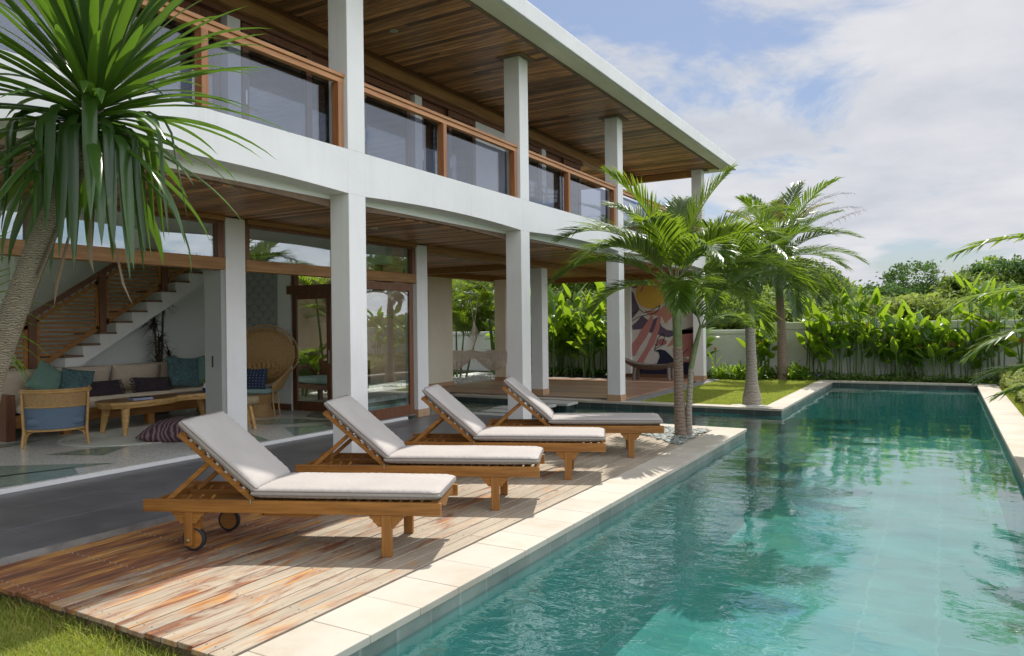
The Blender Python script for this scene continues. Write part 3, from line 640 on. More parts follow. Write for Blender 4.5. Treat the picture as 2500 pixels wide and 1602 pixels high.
# ground floor: transom, clerestory windows, glazed doors
vp(MB().box(-7.80, -7.64, -3, 6.19, 2.30, 2.45), 'transom_beam', 'beamwood', 0.005)
vp(MB().box(-7.79, -7.64, 6.505, 10.03, 2.30, 2.45), 'transom_beam', 'beamwood', 0.005)
def cler(y0, y1):
    f_ = MB().box(-7.76, -7.66, y0, y0+0.07, 2.452, 2.898).box(-7.76, -7.66, y1-0.09, y1, 2.452, 2.898).box(-7.75, -7.67, y0+0.07, y1-0.09, 2.86, 2.898)
    o = vp(f_, 'window', 'darkwood', 0.003)
    vp(MB().box(-7.715, -7.707, y0+0.06, y1-0.08, 2.452, 2.87), 'pane', 'dglass', parent=o)
for a, b_ in ((-2.9, -0.6), (-0.55, 1.75), (1.8, 4.0), (4.05, 6.185), (6.51, 8.30), (8.34, 10.03)): cler(a, b_)
leaf(8.62, 9.98, -7.70, 0.11, 2.285, 0.105, 0.17, 'dglass', handle=8.67, top=0.12)
leaf(8.36, 8.62, -7.755, 0.11, 2.285, 0.06, 0.17, 'clearglass'); leaf(8.44, 8.66, -7.80, 0.11, 2.285, 0.06, 0.17, 'clearglass'); leaf(8.30, 8.55, -7.85, 0.11, 2.285, 0.06, 0.17, 'clearglass')
vp(MB().box(-7.88, -7.66, 8.3, 10.0, 0.0955, 0.109), 'door_sill', 'concrete')
o = vp(MB().box(-7.97, -7.66, 6.13, 6.192, 0.10, 2.298), 'folded_door_panel', 'panelgrey', 0.003)
vp(MB().box(-7.835, -7.815, 6.122, 6.131, 1.10, 1.24), 'handle', 'rubber', parent=o)
# living room shell
vp(MB().box(-12.45, -12.3, 5.3, 9.75, -0.1, 3.0), 'back_wall', 'inner')  # wall cut short out of view, added opening lets sky light in
vp(MB().box(-12.3, -10.14, 9.6, 9.75, 0.0, 2.96).box(-10.14, -7.93, 9.6, 9.75, 2.62, 2.96), 'end_wall', 'inner')
vp(MB().box(-12.3, -7.93, -3, 9.6, 2.955, 3.0), 'room_ceiling', 'inner')
vp(MB().box(-12.28, -12.14, 6.0, 6.2, 0.1, 2.9), 'pilaster', 'inner')
vp(MB().box(-12.3, -10.14, 9.585, 9.599, 0.096, 0.21).box(-7.93, -7.88, 10.02, 10.04, 0.096, 0.2), 'skirting', 'brownplinth')
# garden door in the end wall
vp(MB().box(-10.20, -7.95, 9.56, 9.80, 2.18, 2.33).box(-10.13, -10.05, 9.62, 9.72, 2.332, 2.61).box(-8.2, -8.1, 9.62, 9.72, 2.332, 2.61), 'door_head', 'darkwoodY', 0.004)
def xleaf(x0, x1, y, z0, z1, st=0.095, bot=0.17):
    f_ = MB().box(x0, x0+st, y-0.022, y+0.022, z0, z1).box(x1-st, x1, y-0.022, y+0.022, z0, z1).box(x0+st, x1-st, y-0.02, y+0.02, z1-st, z1).box(x0+st, x1-st, y-0.02, y+0.02, z0, z0+bot)
    o = vp(f_, 'glazed_door', 'darkwood', 0.003)
    vp(MB().box(x0+st-0.01, x1-st+0.01, y-0.004, y+0.004, z0+bot-0.01, z1-st+0.01), 'pane', 'clearglass', parent=o)
    vp(MB().box(x1-0.05, x1-0.02, y-0.034, y-0.022, z0+0.85, z0+1.08).box(x0+0.03, x0+0.055, y-0.03, y-0.022, z0+1.0, z0+1.17), 'handle', 'metal', parent=o)
xleaf(-10.12, -9.20, 9.64, 0.10, 2.175)
# outer walls of the terrace and courtyard
vp(MB().box(-11.45, -11.18, 14.6, 16.2, -0.1, 2.83), 'cream_wall', 'cream')
vp(MB().box(-11.47, -11.165, 14.6, 16.215, 0.0, 0.13), 'skirting', 'stonebase')
vp(MB().box(-8.14, -7.9, 20.55, 20.85, -0.1, 2.97).box(-7.9, -6.0, 20.62, 20.85, -0.1, 2.97), 'mural_wall', 'inner')
vp(MB().box(-8.14, -5.98, 20.53, 20.549, 0.02, 0.13), 'skirting', 'brownplinth')
# stair along the back wall: rise 0.176, run 0.272, a white flight with timber treads
SX0, SX1 = -12.28, -11.6; ry, rz_ = 0.272, 0.1765
def tread_z(y): return 1.72 + (y-7.25)/ry*rz_
prof = []; ny = [7.25 + ry*k for k in range(-9, 8)]
prof.append((ny[0]-0.0, 0.1))
for yk in ny:
    z = tread_z(yk); prof.append((yk, z-rz_)); prof.append((yk, z-0.03))
ye = ny[-1]+ry
prof.append((ye, tread_z(ny[-1])-0.03)); prof.append((ye, tread_z(ye)-0.42)); prof.append((ny[0]+0.35, 0.1))
prof = [(a, min(max(b_, 0.1), 2.95)) for a, b_ in prof]
stair = vp(MB().prism(prof, SX0, SX1, ax='X'), 'staircase', 'white')
tdm = []
for yk in ny:
    z = tread_z(yk)
    if z > 2.93: break
    vp(MB().box(SX0+0.02, SX1+0.025, yk-0.03, yk+ry, z-0.029, z+0.002), 'tread', 'treadw', 0.003, parent=stair)
def rail_panel(ya, yb):
    pm = MB(); th = 0.014; x_ = SX1-0.07
    lo = lambda y: tread_z(y)+0.03; hi = lambda y: tread_z(y)+0.80
    # sloping top and bottom boards, end boards, and level slats between
    pm.beam((x_, ya, lo(ya)+0.035), (x_, yb, lo(yb)+0.035), 0.028, 0.07, (0, 0, 1)); pm.beam((x_, ya, hi(ya)-0.02), (x_, yb, hi(yb)-0.02), 0.028, 0.05, (0, 0, 1))
    pm.box(x_-th, x_+th, ya, ya+0.05, lo(ya), hi(ya)); pm.box(x_-th, x_+th, yb-0.05, yb, lo(yb), hi(yb))
    z = lo(ya)+0.09; sl = rz_/ry
    while z < hi(yb)-0.03:
        y0_ = max(ya, 7.25+(z-0.80-1.72)/sl-0.02); y1_ = min(yb, 7.25+(z-0.03-1.72)/sl+0.02)
        if y1_-y0_ > 0.06: pm.box(x_-th+0.002, x_+th-0.002, y0_, y1_, z, z+0.036)
        z += 0.068
    vp(pm, 'slatted_panel', 'teakY', parent=stair)
for ya, yb in ((4.75, 5.93), (6.05, 7.00), (7.12, 8.1), (8.2, 8.9)):
    yb2 = min(yb, 8.9)
    rail_panel(ya, yb2)
for yk in (4.66, 5.94, 7.01, 8.11):
    vp(MB().box(SX1-0.12, SX1-0.02, yk-0.01, yk+0.10, tread_z(yk)-0.05, min(tread_z(yk)+0.93, 2.94)), 'newel_post', 'darkwood', 0.004, parent=stair)
hp = MB()
for a, b_ in ((4.7, 7.7),): hp.beam((SX1-0.07, a, tread_z(a)+0.90), (SX1-0.07, b_, tread_z(b_)+0.90), 0.07, 0.075)
vp(hp, 'handrail', 'darkwoodY', 0.004, parent=stair)

# mural painted on the terrace end wall
mu = MB()
def mp_(x, y, k): return (-7.88 + (x-208)/730*1.87, 20.618-0.003*k, 0.10 + (1337-y)/1172*2.83)
def mpoly(pts, k, m): mu.add([mp_(min(max(x, 208), 938), min(max(y, 168), 1337), k) for x, y in pts], [tuple(range(len(pts)))], m)
def ell(cx_, cy_, rx, ry_, n=28): return [(cx_+rx*math.cos(2*math.pi*i/n), cy_+ry_*math.sin(2*math.pi*i/n)) for i in range(n)]
def stroke(pts, k, m, wd=4):
    for (ax_, ay_), (bx_, by_) in zip(pts, pts[1:]):
        dx, dy = bx_-ax_, by_-ay_; l = math.hypot(dx, dy); nx_, ny_ = -dy/l*wd, dx/l*wd
        mu.add([mp_(ax_+nx_, ay_+ny_, k), mp_(bx_+nx_, by_+ny_, k), mp_(bx_-nx_, by_-ny_, k), mp_(ax_-nx_, ay_-ny_, k)], [(0, 1, 2, 3)], m)
mpoly([(208, 168), (938, 168), (938, 1337), (208, 1337)], 0, 0)
mpoly([(208, 168), (312, 168), (302, 200), (270, 238), (208, 250)], 1, 1)
mpoly([(345, 168), (450, 168), (425, 212), (365, 268), (325, 350), (318, 330), (330, 270), (300, 236), (330, 205)], 2, 2)
mpoly(ell(248, 268, 38, 30), 1, 3)
mpoly(ell(436, 374, 176, 174, 40), 3, 4)
mpoly([(345, 168), (450, 168), (425, 212), (365, 268), (318, 352), (312, 335), (335, 275), (318, 240)], 4, 2)
mpoly([(640, 168), (938, 168), (938, 300), (860, 330), (720, 470), (690, 640), (600, 730), (560, 640), (400, 620), (358, 566), (450, 575), (540, 560), (600, 500), (628, 420), (630, 320), (600, 230)], 1, 1)
mpoly([(860, 168), (938, 168), (938, 370), (900, 300)], 2, 3)
mpoly([(208, 330), (232, 350), (252, 420), (275, 480), (300, 545), (275, 590), (208, 668)], 1, 5)
mpoly([(500, 168), (575, 168), (556, 190), (525, 196), (504, 184)], 2, 3)
mpoly([(208, 745), (262, 705), (330, 628), (400, 682), (425, 700), (470, 672), (520, 642), (560, 760), (620, 803), (705, 812), (800, 800), (938, 760), (938, 840), (720, 862), (640, 890), (560, 872), (500, 850), (420, 830), (330, 790), (215, 797)], 2, 5)
mpoly([(435, 622), (465, 640), (458, 700), (425, 790), (385, 880), (295, 1010), (240, 1112), (208, 1118), (208, 965), (275, 885), (320, 800), (400, 690)], 3, 6)
mpoly([(518, 640), (556, 625), (535, 780), (475, 960), (405, 1070), (335, 1200), (275, 1290), (240, 1337), (208, 1337), (232, 1230), (290, 1140), (380, 1000), (430, 880), (480, 770)], 3, 6)
mpoly([(700, 880), (610, 1006), (715, 970)], 3, 1)
mpoly([(680, 1022), (760, 1010), (790, 800), (938, 800), (938, 1190), (760, 1180), (690, 1140)], 2, 6)
mpoly([(240, 1337), (300, 1238), (400, 1215), (500, 1200), (532, 1120), (522, 1065), (466, 1048), (540, 1030), (600, 1045), (655, 1100), (695, 1150), (800, 1178), (938, 1185), (938, 1337)], 4, 7)
mpoly(ell(560, 945, 56, 40, 20), 3, 2); mpoly(ell(500, 978, 22, 16, 14), 4, 2)
stroke([(210, 605), (262, 580), (300, 550), (330, 575), (360, 595), (440, 575), (480, 545), (545, 510), (530, 560), (490, 600), (410, 615), (330, 635), (270, 655), (212, 690)], 6, 8)
stroke([(470, 1050), (488, 1000), (512, 905), (575, 838), (594, 880), (560, 980), (480, 1030)], 6, 8)
stroke([(905, 960), (922, 1100), (868, 1172), (930, 1280), (938, 1330)], 6, 8); stroke([(790, 1110), (808, 1075), (860, 1020)], 6, 8)
for _ in range(150):
    a = random.uniform(0, 6.28); r_ = random.random()**0.5
    for cx_, cy_, rx, ry_, m_ in ((440, 505, 55, 45, 9), (300, 330, 40, 60, 9), (590, 725, 60, 35, 9), (270, 1080, 50, 60, 9)):
        x_, y_ = cx_+rx*r_*math.cos(a), cy_+ry_*r_*math.sin(a); a += 1.7
        if random.random() < 0.4: mu.add([mp_(x_-1.6, y_, 7), mp_(x_, y_-1.6, 7), mp_(x_+1.6, y_, 7), mp_(x_, y_+1.6, 7)], [(0, 1, 2, 3)], m_)
cols = [(0.62, 0.60, 0.55), (0.52, 0.235, 0.17), (0.40, 0.155, 0.155), (0.27, 0.12, 0.14), (0.62, 0.40, 0.065), (0.12, 0.085, 0.135), (0.50, 0.21, 0.19), (0.012, 0.014, 0.042), (0.012, 0.012, 0.016), (0.10, 0.08, 0.06)]
mm = [plain('mural_paint', c_, 0.7, 0.05, 4.0, 0.1, 0.002) for c_ in cols]
vp(mu, 'mural', mm)['label'] = 'abstract mural of a yellow sun over pink, plum and navy shapes'

# ================================================================ LOUNGERS
def cushion(mb, L, W, T, n=(36, 14), p=9.0, e=0.42, wr=0.0, m=0, seed=0, puff=0.0, pin=0.0):
    """soft cushion, centre at the origin of mb.T, length along x"""
    nu, nv = n; r_ = random.Random(seed); ph = [r_.uniform(0, 6.28) for _ in range(8)]
    vs = []; idx = {}
    def crd(k, n_):
        t_ = 2*k/n_-1; return math.copysign(1-(1-abs(t_))**1.7, t_) if n_ > 8 else t_
    for s in (1, -1):
        for i in range(nu+1):
            for j in range(nv+1):
                if s < 0 and (i in (0, nu) or j in (0, nv)): idx[(s, i, j)] = idx[(1, i, j)]; continue
                a, b_ = crd(i, nu), crd(j, nv)
                h = max(0.0, (1-abs(a)**p))*max(0.0, (1-abs(b_)**p)); z = T/2*h**e + puff*(1-a*a)*(1-b_*b_)
                ed = max(abs(a)**6, abs(b_)**6)
                if wr and h > 0: z += wr*(0.25+ed)*(math.sin(a*L*55+ph[0]+3*math.sin(b_*5+ph[1]))*0.5*abs(b_)**3 + math.sin(b_*W*60+ph[2]+2*math.sin(a*9+ph[3]))*0.35*abs(a)**6 + 0.5*math.sin(a*7+ph[4])*math.sin(b_*4+ph[5]))
                x_ = a*L/2*(1-pin*(1-b_*b_)); y_ = b_*W/2*(1-pin*(1-a*a))
                idx[(s, i, j)] = len(vs); vs.append((x_, y_, s*z))
    fs = []
    for s in (1, -1):
        for i in range(nu):
            for j in range(nv):
                q = (idx[(s, i, j)], idx[(s, i+1, j)], idx[(s, i+1, j+1)], idx[(s, i, j+1)])
                fs.append(q if s > 0 else q[::-1])
    mb.add(vs, fs, m); return mb
def loop_tube(mb, L, W, z, r, m=0, sag=0.0):
    c = 0.03; pts = []
    for (cx_, cy_, a0) in ((L/2-c, W/2-c, 0), (-L/2+c, W/2-c, 90), (-L/2+c, -W/2+c, 180), (L/2-c, -W/2+c, 270)):
        for k in range(4): a = R(a0+30*k); pts.append((cx_+c*math.cos(a), cy_+c*math.sin(a), z+sag*random.uniform(-1, 1)))
    pts.append(pts[0]); mb.tube(pts, r, 6, m, cap=False)
BA = R(40.5); TR = Matrix.Translation
lounger0 = None
def make_lounger(label):
    t = thing('sun_lounger', label, 'sun lounger', (0, 0, 0), 0, 'teak sun loungers on the deck')
    ox, oy = -1.07, -0.32
    def O(mat=None): return MB(TR((ox, oy, 0)) @ (mat or Matrix.Identity(4)))
    for y0 in (0.0, 0.608):
        O().box(0, 2.14, y0, y0+0.032, 0.285, 0.372).build('side_rail', 'teak', t, bevel=0.004)
    O().box(0.02, 0.05, 0.033, 0.607, 0.29, 0.35).build('head_rail', 'teakY', t, bevel=0.003)
    pts = []; n = 24                                                  # scalloped foot board
    for i in range(n+1):
        s_ = i/n; pts.append((0.034+0.572*s_, 0.318 - 0.018*math.cos(s_*4*math.pi) - 0.016*math.sin(math.pi*s_)))
    pts += [(0.606, 0.366), (0.034, 0.366)]
    O().prism(pts, 2.085, 2.11, ax='X').build('foot_board', 'teakY', t, bevel=0.003)
    sl = O()
    for k in range(17): sl.box(0.80+0.075*k, 0.855+0.075*k, 0.034, 0.606, 0.348, 0.364)
    sl.build('seat_slats', 'teakY', t)
    def corb(x, y):                                                   # stepped bracket hugging the leg
        pr = [(x-0.125, 0.284), (x-0.118, 0.262), (x-0.098, 0.252), (x-0.095, 0.236), (x-0.075, 0.222), (x-0.060, 0.203), (x+0.06, 0.203), (x+0.066, 0.222), (x+0.088, 0.236), (x+0.09, 0.252), (x+0.11, 0.262), (x+0.118, 0.284)]
        return O().prism(pr, y, y+0.022)
    for y0, yc in ((0.004, 0.012), (0.596, 0.604)):
        o = O().box(1.725, 1.795, y0, y0+0.042, 0, 0.2845).build('leg', 'teakZ', t, bevel=0.004)
        corb(1.76, yc+0.0).build('bracket', 'teak', o, bevel=0.002)
        o = O().box(0.30, 0.36, y0, y0+0.036, 0.045, 0.2845).build('leg', 'teakZ', t, bevel=0.004)
        corb(0.33, yc+0.0).build('bracket', 'teak', o, bevel=0.002)
        yi = y0+0.055 if y0 < 0.3 else y0-0.035
        O().box(0.345, 0.395, yi-0.012, yi+0.03, 0.13, 0.2845).build('inner_leg', 'teakZ', o, bevel=0.002)
        wy0, wy1 = (0.046, 0.082) if y0 < 0.3 else (0.556, 0.590)
        c = (0.345, 0, 0.085)
        wm = MB(TR((ox+c[0], oy+wy0, c[2])) @ Matrix.Rotation(R(-90), 4, 'X'))
        wh = wm.lathe([(0.066, 0.0), (0.078, 0.0), (0.085, 0.006), (0.085, wy1-wy0-0.006), (0.078, wy1-wy0), (0.066, wy1-wy0), (0.066, 0.0)], n=36).build('wheel', 'rubber', t, smooth=True)
        MB(TR((ox+c[0], oy+wy0-0.002, c[2])) @ Matrix.Rotation(R(-90), 4, 'X')).lathe([(0.066, 0.0), (0.066, wy1-wy0+0.004)], n=36).build('wheel_disc', 'teak', wh)
        MB(TR((ox+c[0]-0.012, oy+(y0-0.008 if y0 < 0.3 else y0+0.036), c[2])) @ Matrix.Rotation(R(-90), 4, 'X')).lathe([(0.006, -0.004), (0.013, 0.0), (0.013, 0.008)], n=14).build('bolt', 'brass', wh)
    O().beam((1.76, 0.047, 0.185), (1.76, 0.595, 0.185), 0.03, 0.05).build('stretcher', 'teakY', t, bevel=0.003)
    O().beam((0.33, 0.047, 0.24), (0.33, 0.595, 0.24), 0.03, 0.05).build('stretcher', 'teakY', t, bevel=0.003)
    O().box(0.86, 1.24, 0.07, 0.42, 0.246, 0.283).box(0.835, 0.855, 0.06, 0.43, 0.25, 0.284).box(1.245, 1.265, 0.06, 0.43, 0.25, 0.284).build('pull_out_tray', 'teak', t, bevel=0.003)
    # reclined back: frame, slats, props and notch rack
    BM = TR((0.775, 0, 0.372)) @ Matrix.Rotation(BA, 4, 'Y')          # local -x runs up the back
    bk = O(BM).box(-0.70, 0.02, 0.050, 0.082, -0.018, 0.018).box(-0.70, 0.02, 0.558, 0.590, -0.018, 0.018).build('back_frame', 'teak', t, bevel=0.003)
    sm = O(BM)
    for k in range(8): sm.box(-0.69+0.085*k, -0.69+0.085*k+0.052, 0.055, 0.585, 0.0185, 0.033)
    sm.build('back_slats', 'teakY', bk)
    gl_ = O(BM)  # white bits painted in for light glinting through the slat gaps
    for k in range(7): gl_.box(-0.60+0.085*k-0.012, -0.60+0.085*k+0.010, 0.052, 0.057, 0.016, 0.034)
    gl_.build('slat_gap_glints', 'gap_glint' if 'gap_glint' in M else 'cloth_white', bk)
    px, pz = 0.775-0.42*math.cos(BA), 0.372+0.42*math.sin(BA)-0.02
    for y_ in (0.10, 0.54): O().beam((px, y_, pz), (0.12, y_, 0.335), 0.022, 0.034).build('prop', 'teak', t, bevel=0.002)
    for y_ in (0.16, 0.46):
        rk = O().beam((0.10, y_, 0.325), (0.74, y_, 0.325), 0.02, 0.04)
        for k in range(4): rk.beam((0.16+0.09*k, y_, 0.345), (0.185+0.09*k, y_, 0.372), 0.018, 0.02)
        rk.build('notch_rack', 'teak', t, bevel=0.002)
    O().box(0.05, 0.7, 0.20, 0.44, 0.30, 0.31).build('under_shelf', 'teak', t)
    # cushions
    L = 1.345; cm = MB(TR((ox+0.785+L/2, oy+0.32, 0.418)))
    sc_ = cushion(cm, L, 0.60, 0.078, (70, 30), 16.0, 0.40, 0.0036, 0, 3, 0.010).build('seat_cushion', 'canvas', t, smooth=True)
    pm = MB(TR((ox+0.785+L/2, oy+0.32, 0.418))); loop_tube(pm, L+0.004, 0.604, -0.012, 0.0045, 0, 0.001); loop_tube(pm, L+0.002, 0.602, 0.016, 0.0035, 0, 0.001); pm.build('piping', 'piping', sc_, smooth=True)
    Lb = 0.735; bmx = TR((ox, oy, 0)) @ BM @ TR((-Lb/2-0.005, 0.32, 0.078))
    bc = cushion(MB(bmx), Lb, 0.60, 0.082, (50, 30), 14.0, 0.42, 0.0060, 0, 5, 0.010).build('back_cushion', 'canvas', t, smooth=True)
    pm = MB(bmx); loop_tube(pm, Lb+0.004, 0.604, -0.014, 0.0045, 0, 0.001); loop_tube(pm, Lb+0.002, 0.602, 0.016, 0.0035, 0, 0.001); pm.build('piping', 'piping', bc, smooth=True)
    MB(TR((ox+0.80, oy+0.012, 0.374))).box(-0.004, 0.004, -0.022, -0.016, -0.028, 0.012).build('zip_pull', 'metal', sc_)
    return t
LY = math.atan2(0.86, 1.965)
lo0 = make_lounger('teak sun lounger with pale grey cushion, nearest to the front edge of the deck')
lab = [None, 'teak sun lounger with pale grey cushion, second from the front edge of the deck', 'teak sun lounger with pale grey cushion, third from the front edge of the deck',
       'palm-shaded teak sun lounger with pale grey cushion at the far end of the deck']
for k, (hx, hy) in enumerate(((-4.91, 3.25), (-4.92, 4.69), (-4.91, 6.10), (-4.80, 7.56))):
    cx_ = hx + 1.07*math.cos(LY) - 0.32*math.sin(LY); cy_ = hy + 1.07*math.sin(LY) + 0.32*math.cos(LY)
    if k == 0: lo0.location = (cx_, cy_, 0.003); lo0.rotation_euler = (0, 0, LY)
    else: dup(lo0, (cx_, cy_, 0.003), LY + (0, 0.0, -0.01, 0.012)[k], lab[k])

# ================================================================ LIVING ROOM
FZ = 0.096
# long built-in style sofa
t = thing('sofa', 'long low timber sofa with beige seat and back cushions under the stair', 'sofa', (-11.25, 7.0, FZ))
MB().box(-0.38, 0.40, -1.65, 1.75, 0.16, 0.34).build('frame', 'teakY', t, bevel=0.006)
MB().box(-0.38, 0.42, -1.78, -1.655, 0.0, 0.62).build('arm', 'darkwood', t, bevel=0.006); MB().box(-0.38, 0.42, 1.755, 1.86, 0.0, 0.52).build('arm', 'teakZ', t, bevel=0.006)
for y_ in (-1.0, 0.3, 1.4): MB().box(0.28, 0.37, y_, y_+0.12, 0, 0.159).build('leg', 'teakZ', t, bevel=0.003)
cushion(MB(TR((0.03, 0.05, 0.42)) @ Matrix.Rotation(R(90), 4, 'Z')), 3.38, 0.80, 0.17, (60, 16), 22.0, 0.35, 0.003, 0, 11).build('seat_cushion', 'sofafab', t, smooth=True)
def back_cush(y_, w_, mat='sofafab'):
    cushion(MB(TR((-0.24, y_, 0.70)) @ Matrix.Rotation(R(14), 4, 'Y') @ Matrix.Rotation(R(90), 4, 'Z') @ Matrix.Rotation(R(90), 4, 'X')), w_, 0.48, 0.20, (24, 16), 5.0, 0.5, 0.006, 0, int(y_*10)+40, 0.0, 0.03).build('back_cushion', mat, t, smooth=True)
for y_ in (-1.30, -0.38, 0.50, 1.32): back_cush(y_, 0.86)
def pillow(name, label, cat, loc, rot, L, W, T, mat, group=None, fringe=None, sz=(20, 20), pin=0.07):
    o = cushion(MB(), L, W, T, sz, 2.4, 0.55, 0.004, 0, hash(name+str(loc)) % 97, 0.0, pin).build(name, mat, smooth=True)
    o.location = loc; o.rotation_euler = rot; tag(o, label, cat, group)
    if fringe:
        for s in (-1, 1):
            fm = MB()
            for k in range(26):
                y_ = (-0.5+k/25)*W*0.95; fm.tube([(s*L/2*0.95, y_, 0), (s*(L/2+0.03), y_+random.uniform(-.012, .012), random.uniform(-.015, .015)), (s*(L/2+0.05), y_+random.uniform(-.03, .03), random.uniform(-.03, .0))], 0.004, 4)
            fm.build('fringe', fringe, o)
    return o
sx_, sy_ = -11.0, 7.0
G = 'scatter cushions on the sofa'
pillow('pillow', 'plain sage green square pillow standing at the left end of the sofa', 'pillow', (-11.18, 5.95, 0.86), (R(75), R(35), R(80)), 0.46, 0.46, 0.17, 'green1', G)
pillow('pillow', 'striped dark teal pillow leaning at the left end of the sofa', 'pillow', (-11.02, 6.28, 0.80), (R(70), R(10), R(70)), 0.44, 0.44, 0.17, 'teal1', G)
pillow('pillow', 'large striped teal pillow towards the right end of the sofa', 'pillow', (-10.98, 8.02, 0.86), (R(74), R(6), R(80)), 0.56, 0.52, 0.18, 'teal1', G)
pillow('pillow', 'plain sage green pillow at the far right end of the sofa', 'pillow', (-11.10, 8.42, 0.86), (R(74), R(-8), R(88)), 0.50, 0.50, 0.17, 'green1', G)
pillow('bolster_pillow', 'fringed dark plum lumbar pillow, the left one on the sofa seat', 'pillow', (-10.93, 6.62, 0.70), (R(62), 0, R(90)), 0.56, 0.26, 0.14, 'dark1', G, 'dark1')
pillow('bolster_pillow', 'fringed dark plum lumbar pillow, the right one on the sofa seat', 'pillow', (-10.92, 7.42, 0.70), (R(64), R(3), R(88)), 0.60, 0.26, 0.14, 'dark1', G, 'dark1')
# live-edge coffee table
t = thing('coffee_table', 'long live-edge timber coffee table on tapered peg legs', 'table', (-10.15, 7.05, FZ))
out = [(-0.20, -0.92), (0.02, -1.0), (0.22, -0.94), (0.34, -0.78), (0.36, -0.5), (0.31, -0.2), (0.22, 0.05), (0.05, 0.22), (0.02, 0.42), (0.10, 0.62), (0.18, 0.85), (0.18, 1.05), (0.08, 1.18), (-0.18, 1.22), (-0.36, 1.1), (-0.42, 0.8), (-0.38, 0.4), (-0.33, 0.0), (-0.36, -0.4), (-0.33, -0.75)]
n = len(out); vs = [(a, b_, 0.475) for a, b_ in out] + [(a*0.985+0.008, b_*0.99, 0.44) for a, b_ in out] + [(a*0.92, b_*0.96, 0.385) for a, b_ in out]
mbt = MB().add(vs, [tuple(range(n))], 0); mbt.f += [(i, (i+1) % n, n+(i+1) % n, n+i) for i in range(n)] + [(n+i, n+(i+1) % n, 2*n+(i+1) % n, 2*n+i) for i in range(n)] + [tuple(range(3*n-1, 2*n-1, -1))]; mbt.m += [1]*(2*n+1)
mbt.build('top', ['slabwood', 'slabedge'], t, bevel=0.004)
for lx, ly, dx, dy in ((0.22, -0.72, 0.06, -0.05), (-0.22, -0.72, -0.05, -0.05), (0.10, 0.78, 0.05, 0.08), (-0.26, 0.85, -0.05, 0.1)):
    MB().tube([(lx, ly, 0.39), (lx+dx*0.5, ly+dy*0.5, 0.2), (lx+dx, ly+dy, 0.0)], [0.058, 0.047, 0.026], 12).build('leg', 'slabedge', t, smooth=True)
# things on the table
o = MB().box(-0.14, 0.14, -0.105, 0.105, 0, 0.014).box(-0.13, 0.135, -0.10, 0.10, 0.0145, 0.03).box(-0.13, 0.13, -0.1, 0.1, 0.0305, 0.036, 1).build('book', ['paper', 'dark1'], bevel=0.001)
o.location = (-10.02, 6.62, FZ+0.476); o.rotation_euler = (0, 0, R(75)); tag(o, 'small stack of pale blue books on the coffee table', 'book')
bd = MB()
for k in range(22):
    a = k/22*2*math.pi; bd.lathe([(0.001, -0.011), (0.009, -0.006), (0.012, 0), (0.009, 0.006), (0.001, 0.011)], (0.055*math.cos(a)+0.01*math.sin(3*a), 0.16*math.sin(a), 0.012), 8)
o = bd.build('bead_string', 'greywood', smooth=True); o.location = (-10.22, 7.55, FZ+0.476); tag(o, 'string of wooden beads lying beside the vase on the coffee table', 'beads')
t = thing('vase', 'white vase with cobalt blue base holding a small green plant', 'vase', (-10.16, 7.86, FZ+0.476))
MB().lathe([(0.045, 0.0), (0.072, 0.02), (0.082, 0.055), (0.080, 0.07)], n=24).build('blue_base', 'vaseb', t, smooth=True)
MB().lathe([(0.080, 0.071), (0.072, 0.11), (0.062, 0.14), (0.058, 0.15), (0.052, 0.148)], n=24).build('white_body', 'vasew', t, smooth=True)
C_ = np.array([(0, 0, 0.18)]) + rdir(220)*rng.random((220, 1))*np.array([[0.10, 0.10, 0.05]]); A_, B_ = cards(C_, 0.018); quads('plant', C_, A_, B_, 'cover', t)
# rug and floor cushion
rg = MB()
for k in range(14):
    r0, r1 = 0.068*k, 0.068*k+0.066
    rg.lathe([(max(r0, 0.002), 0.002), (max(r0, 0.002)+0.006, 0.010), (r1-0.006, 0.010), (r1, 0.002)], (0, 0, 0), 56)
o = rg.build('rug', 'linen'); o.location = (-9.75, 6.5, FZ+0.001); o.scale = (1, 1.15, 1); tag(o, 'round braided grey rug under the coffee table', 'rug')
o = pillow('floor_cushion', 'plum patterned floor cushion lying on the terrazzo near the first lounger', 'cushion', (-8.95, 6.42, FZ+0.12), (R(3), R(-4), R(30)), 0.76, 0.72, 0.34, 'plum', sz=(28, 28), pin=0.02)
# rattan tub chair seen from behind
t = thing('rattan_armchair', 'rattan tub armchair with cane back and slate blue upholstery, seen from behind', 'armchair', (-9.96, 5.40, FZ), R(60)); t.scale = (1.14, 1.05, 0.98)
hw, hd, zs = 0.31, 0.28, 0.23
def tub(z, grow=0.0, a0=-12, a1=192, n=22):           # U-shaped plan, open towards +y
    pts = []
    for k in range(n+1):
        a = R(180+ (a0+12) + (180)*k/n); pts.append(((hw+grow)*math.cos(a), (hd+grow)*math.sin(a)*0.95-0.02, z))
    return [((hw+grow), 0.27, z)][::-1] and [(-(hw+grow), 0.27, z)] + pts + [((hw+grow), 0.27, z)]
MB().tube(tub(0.72, 0.03), 0.018, 8).tube(tub(0.745, 0.02), 0.014, 8).build('top_rail', 'rattan', t, smooth=True)
MB().tube(tub(0.53, 0.01), 0.013, 8).build('middle_rail', 'rattan', t, smooth=True)
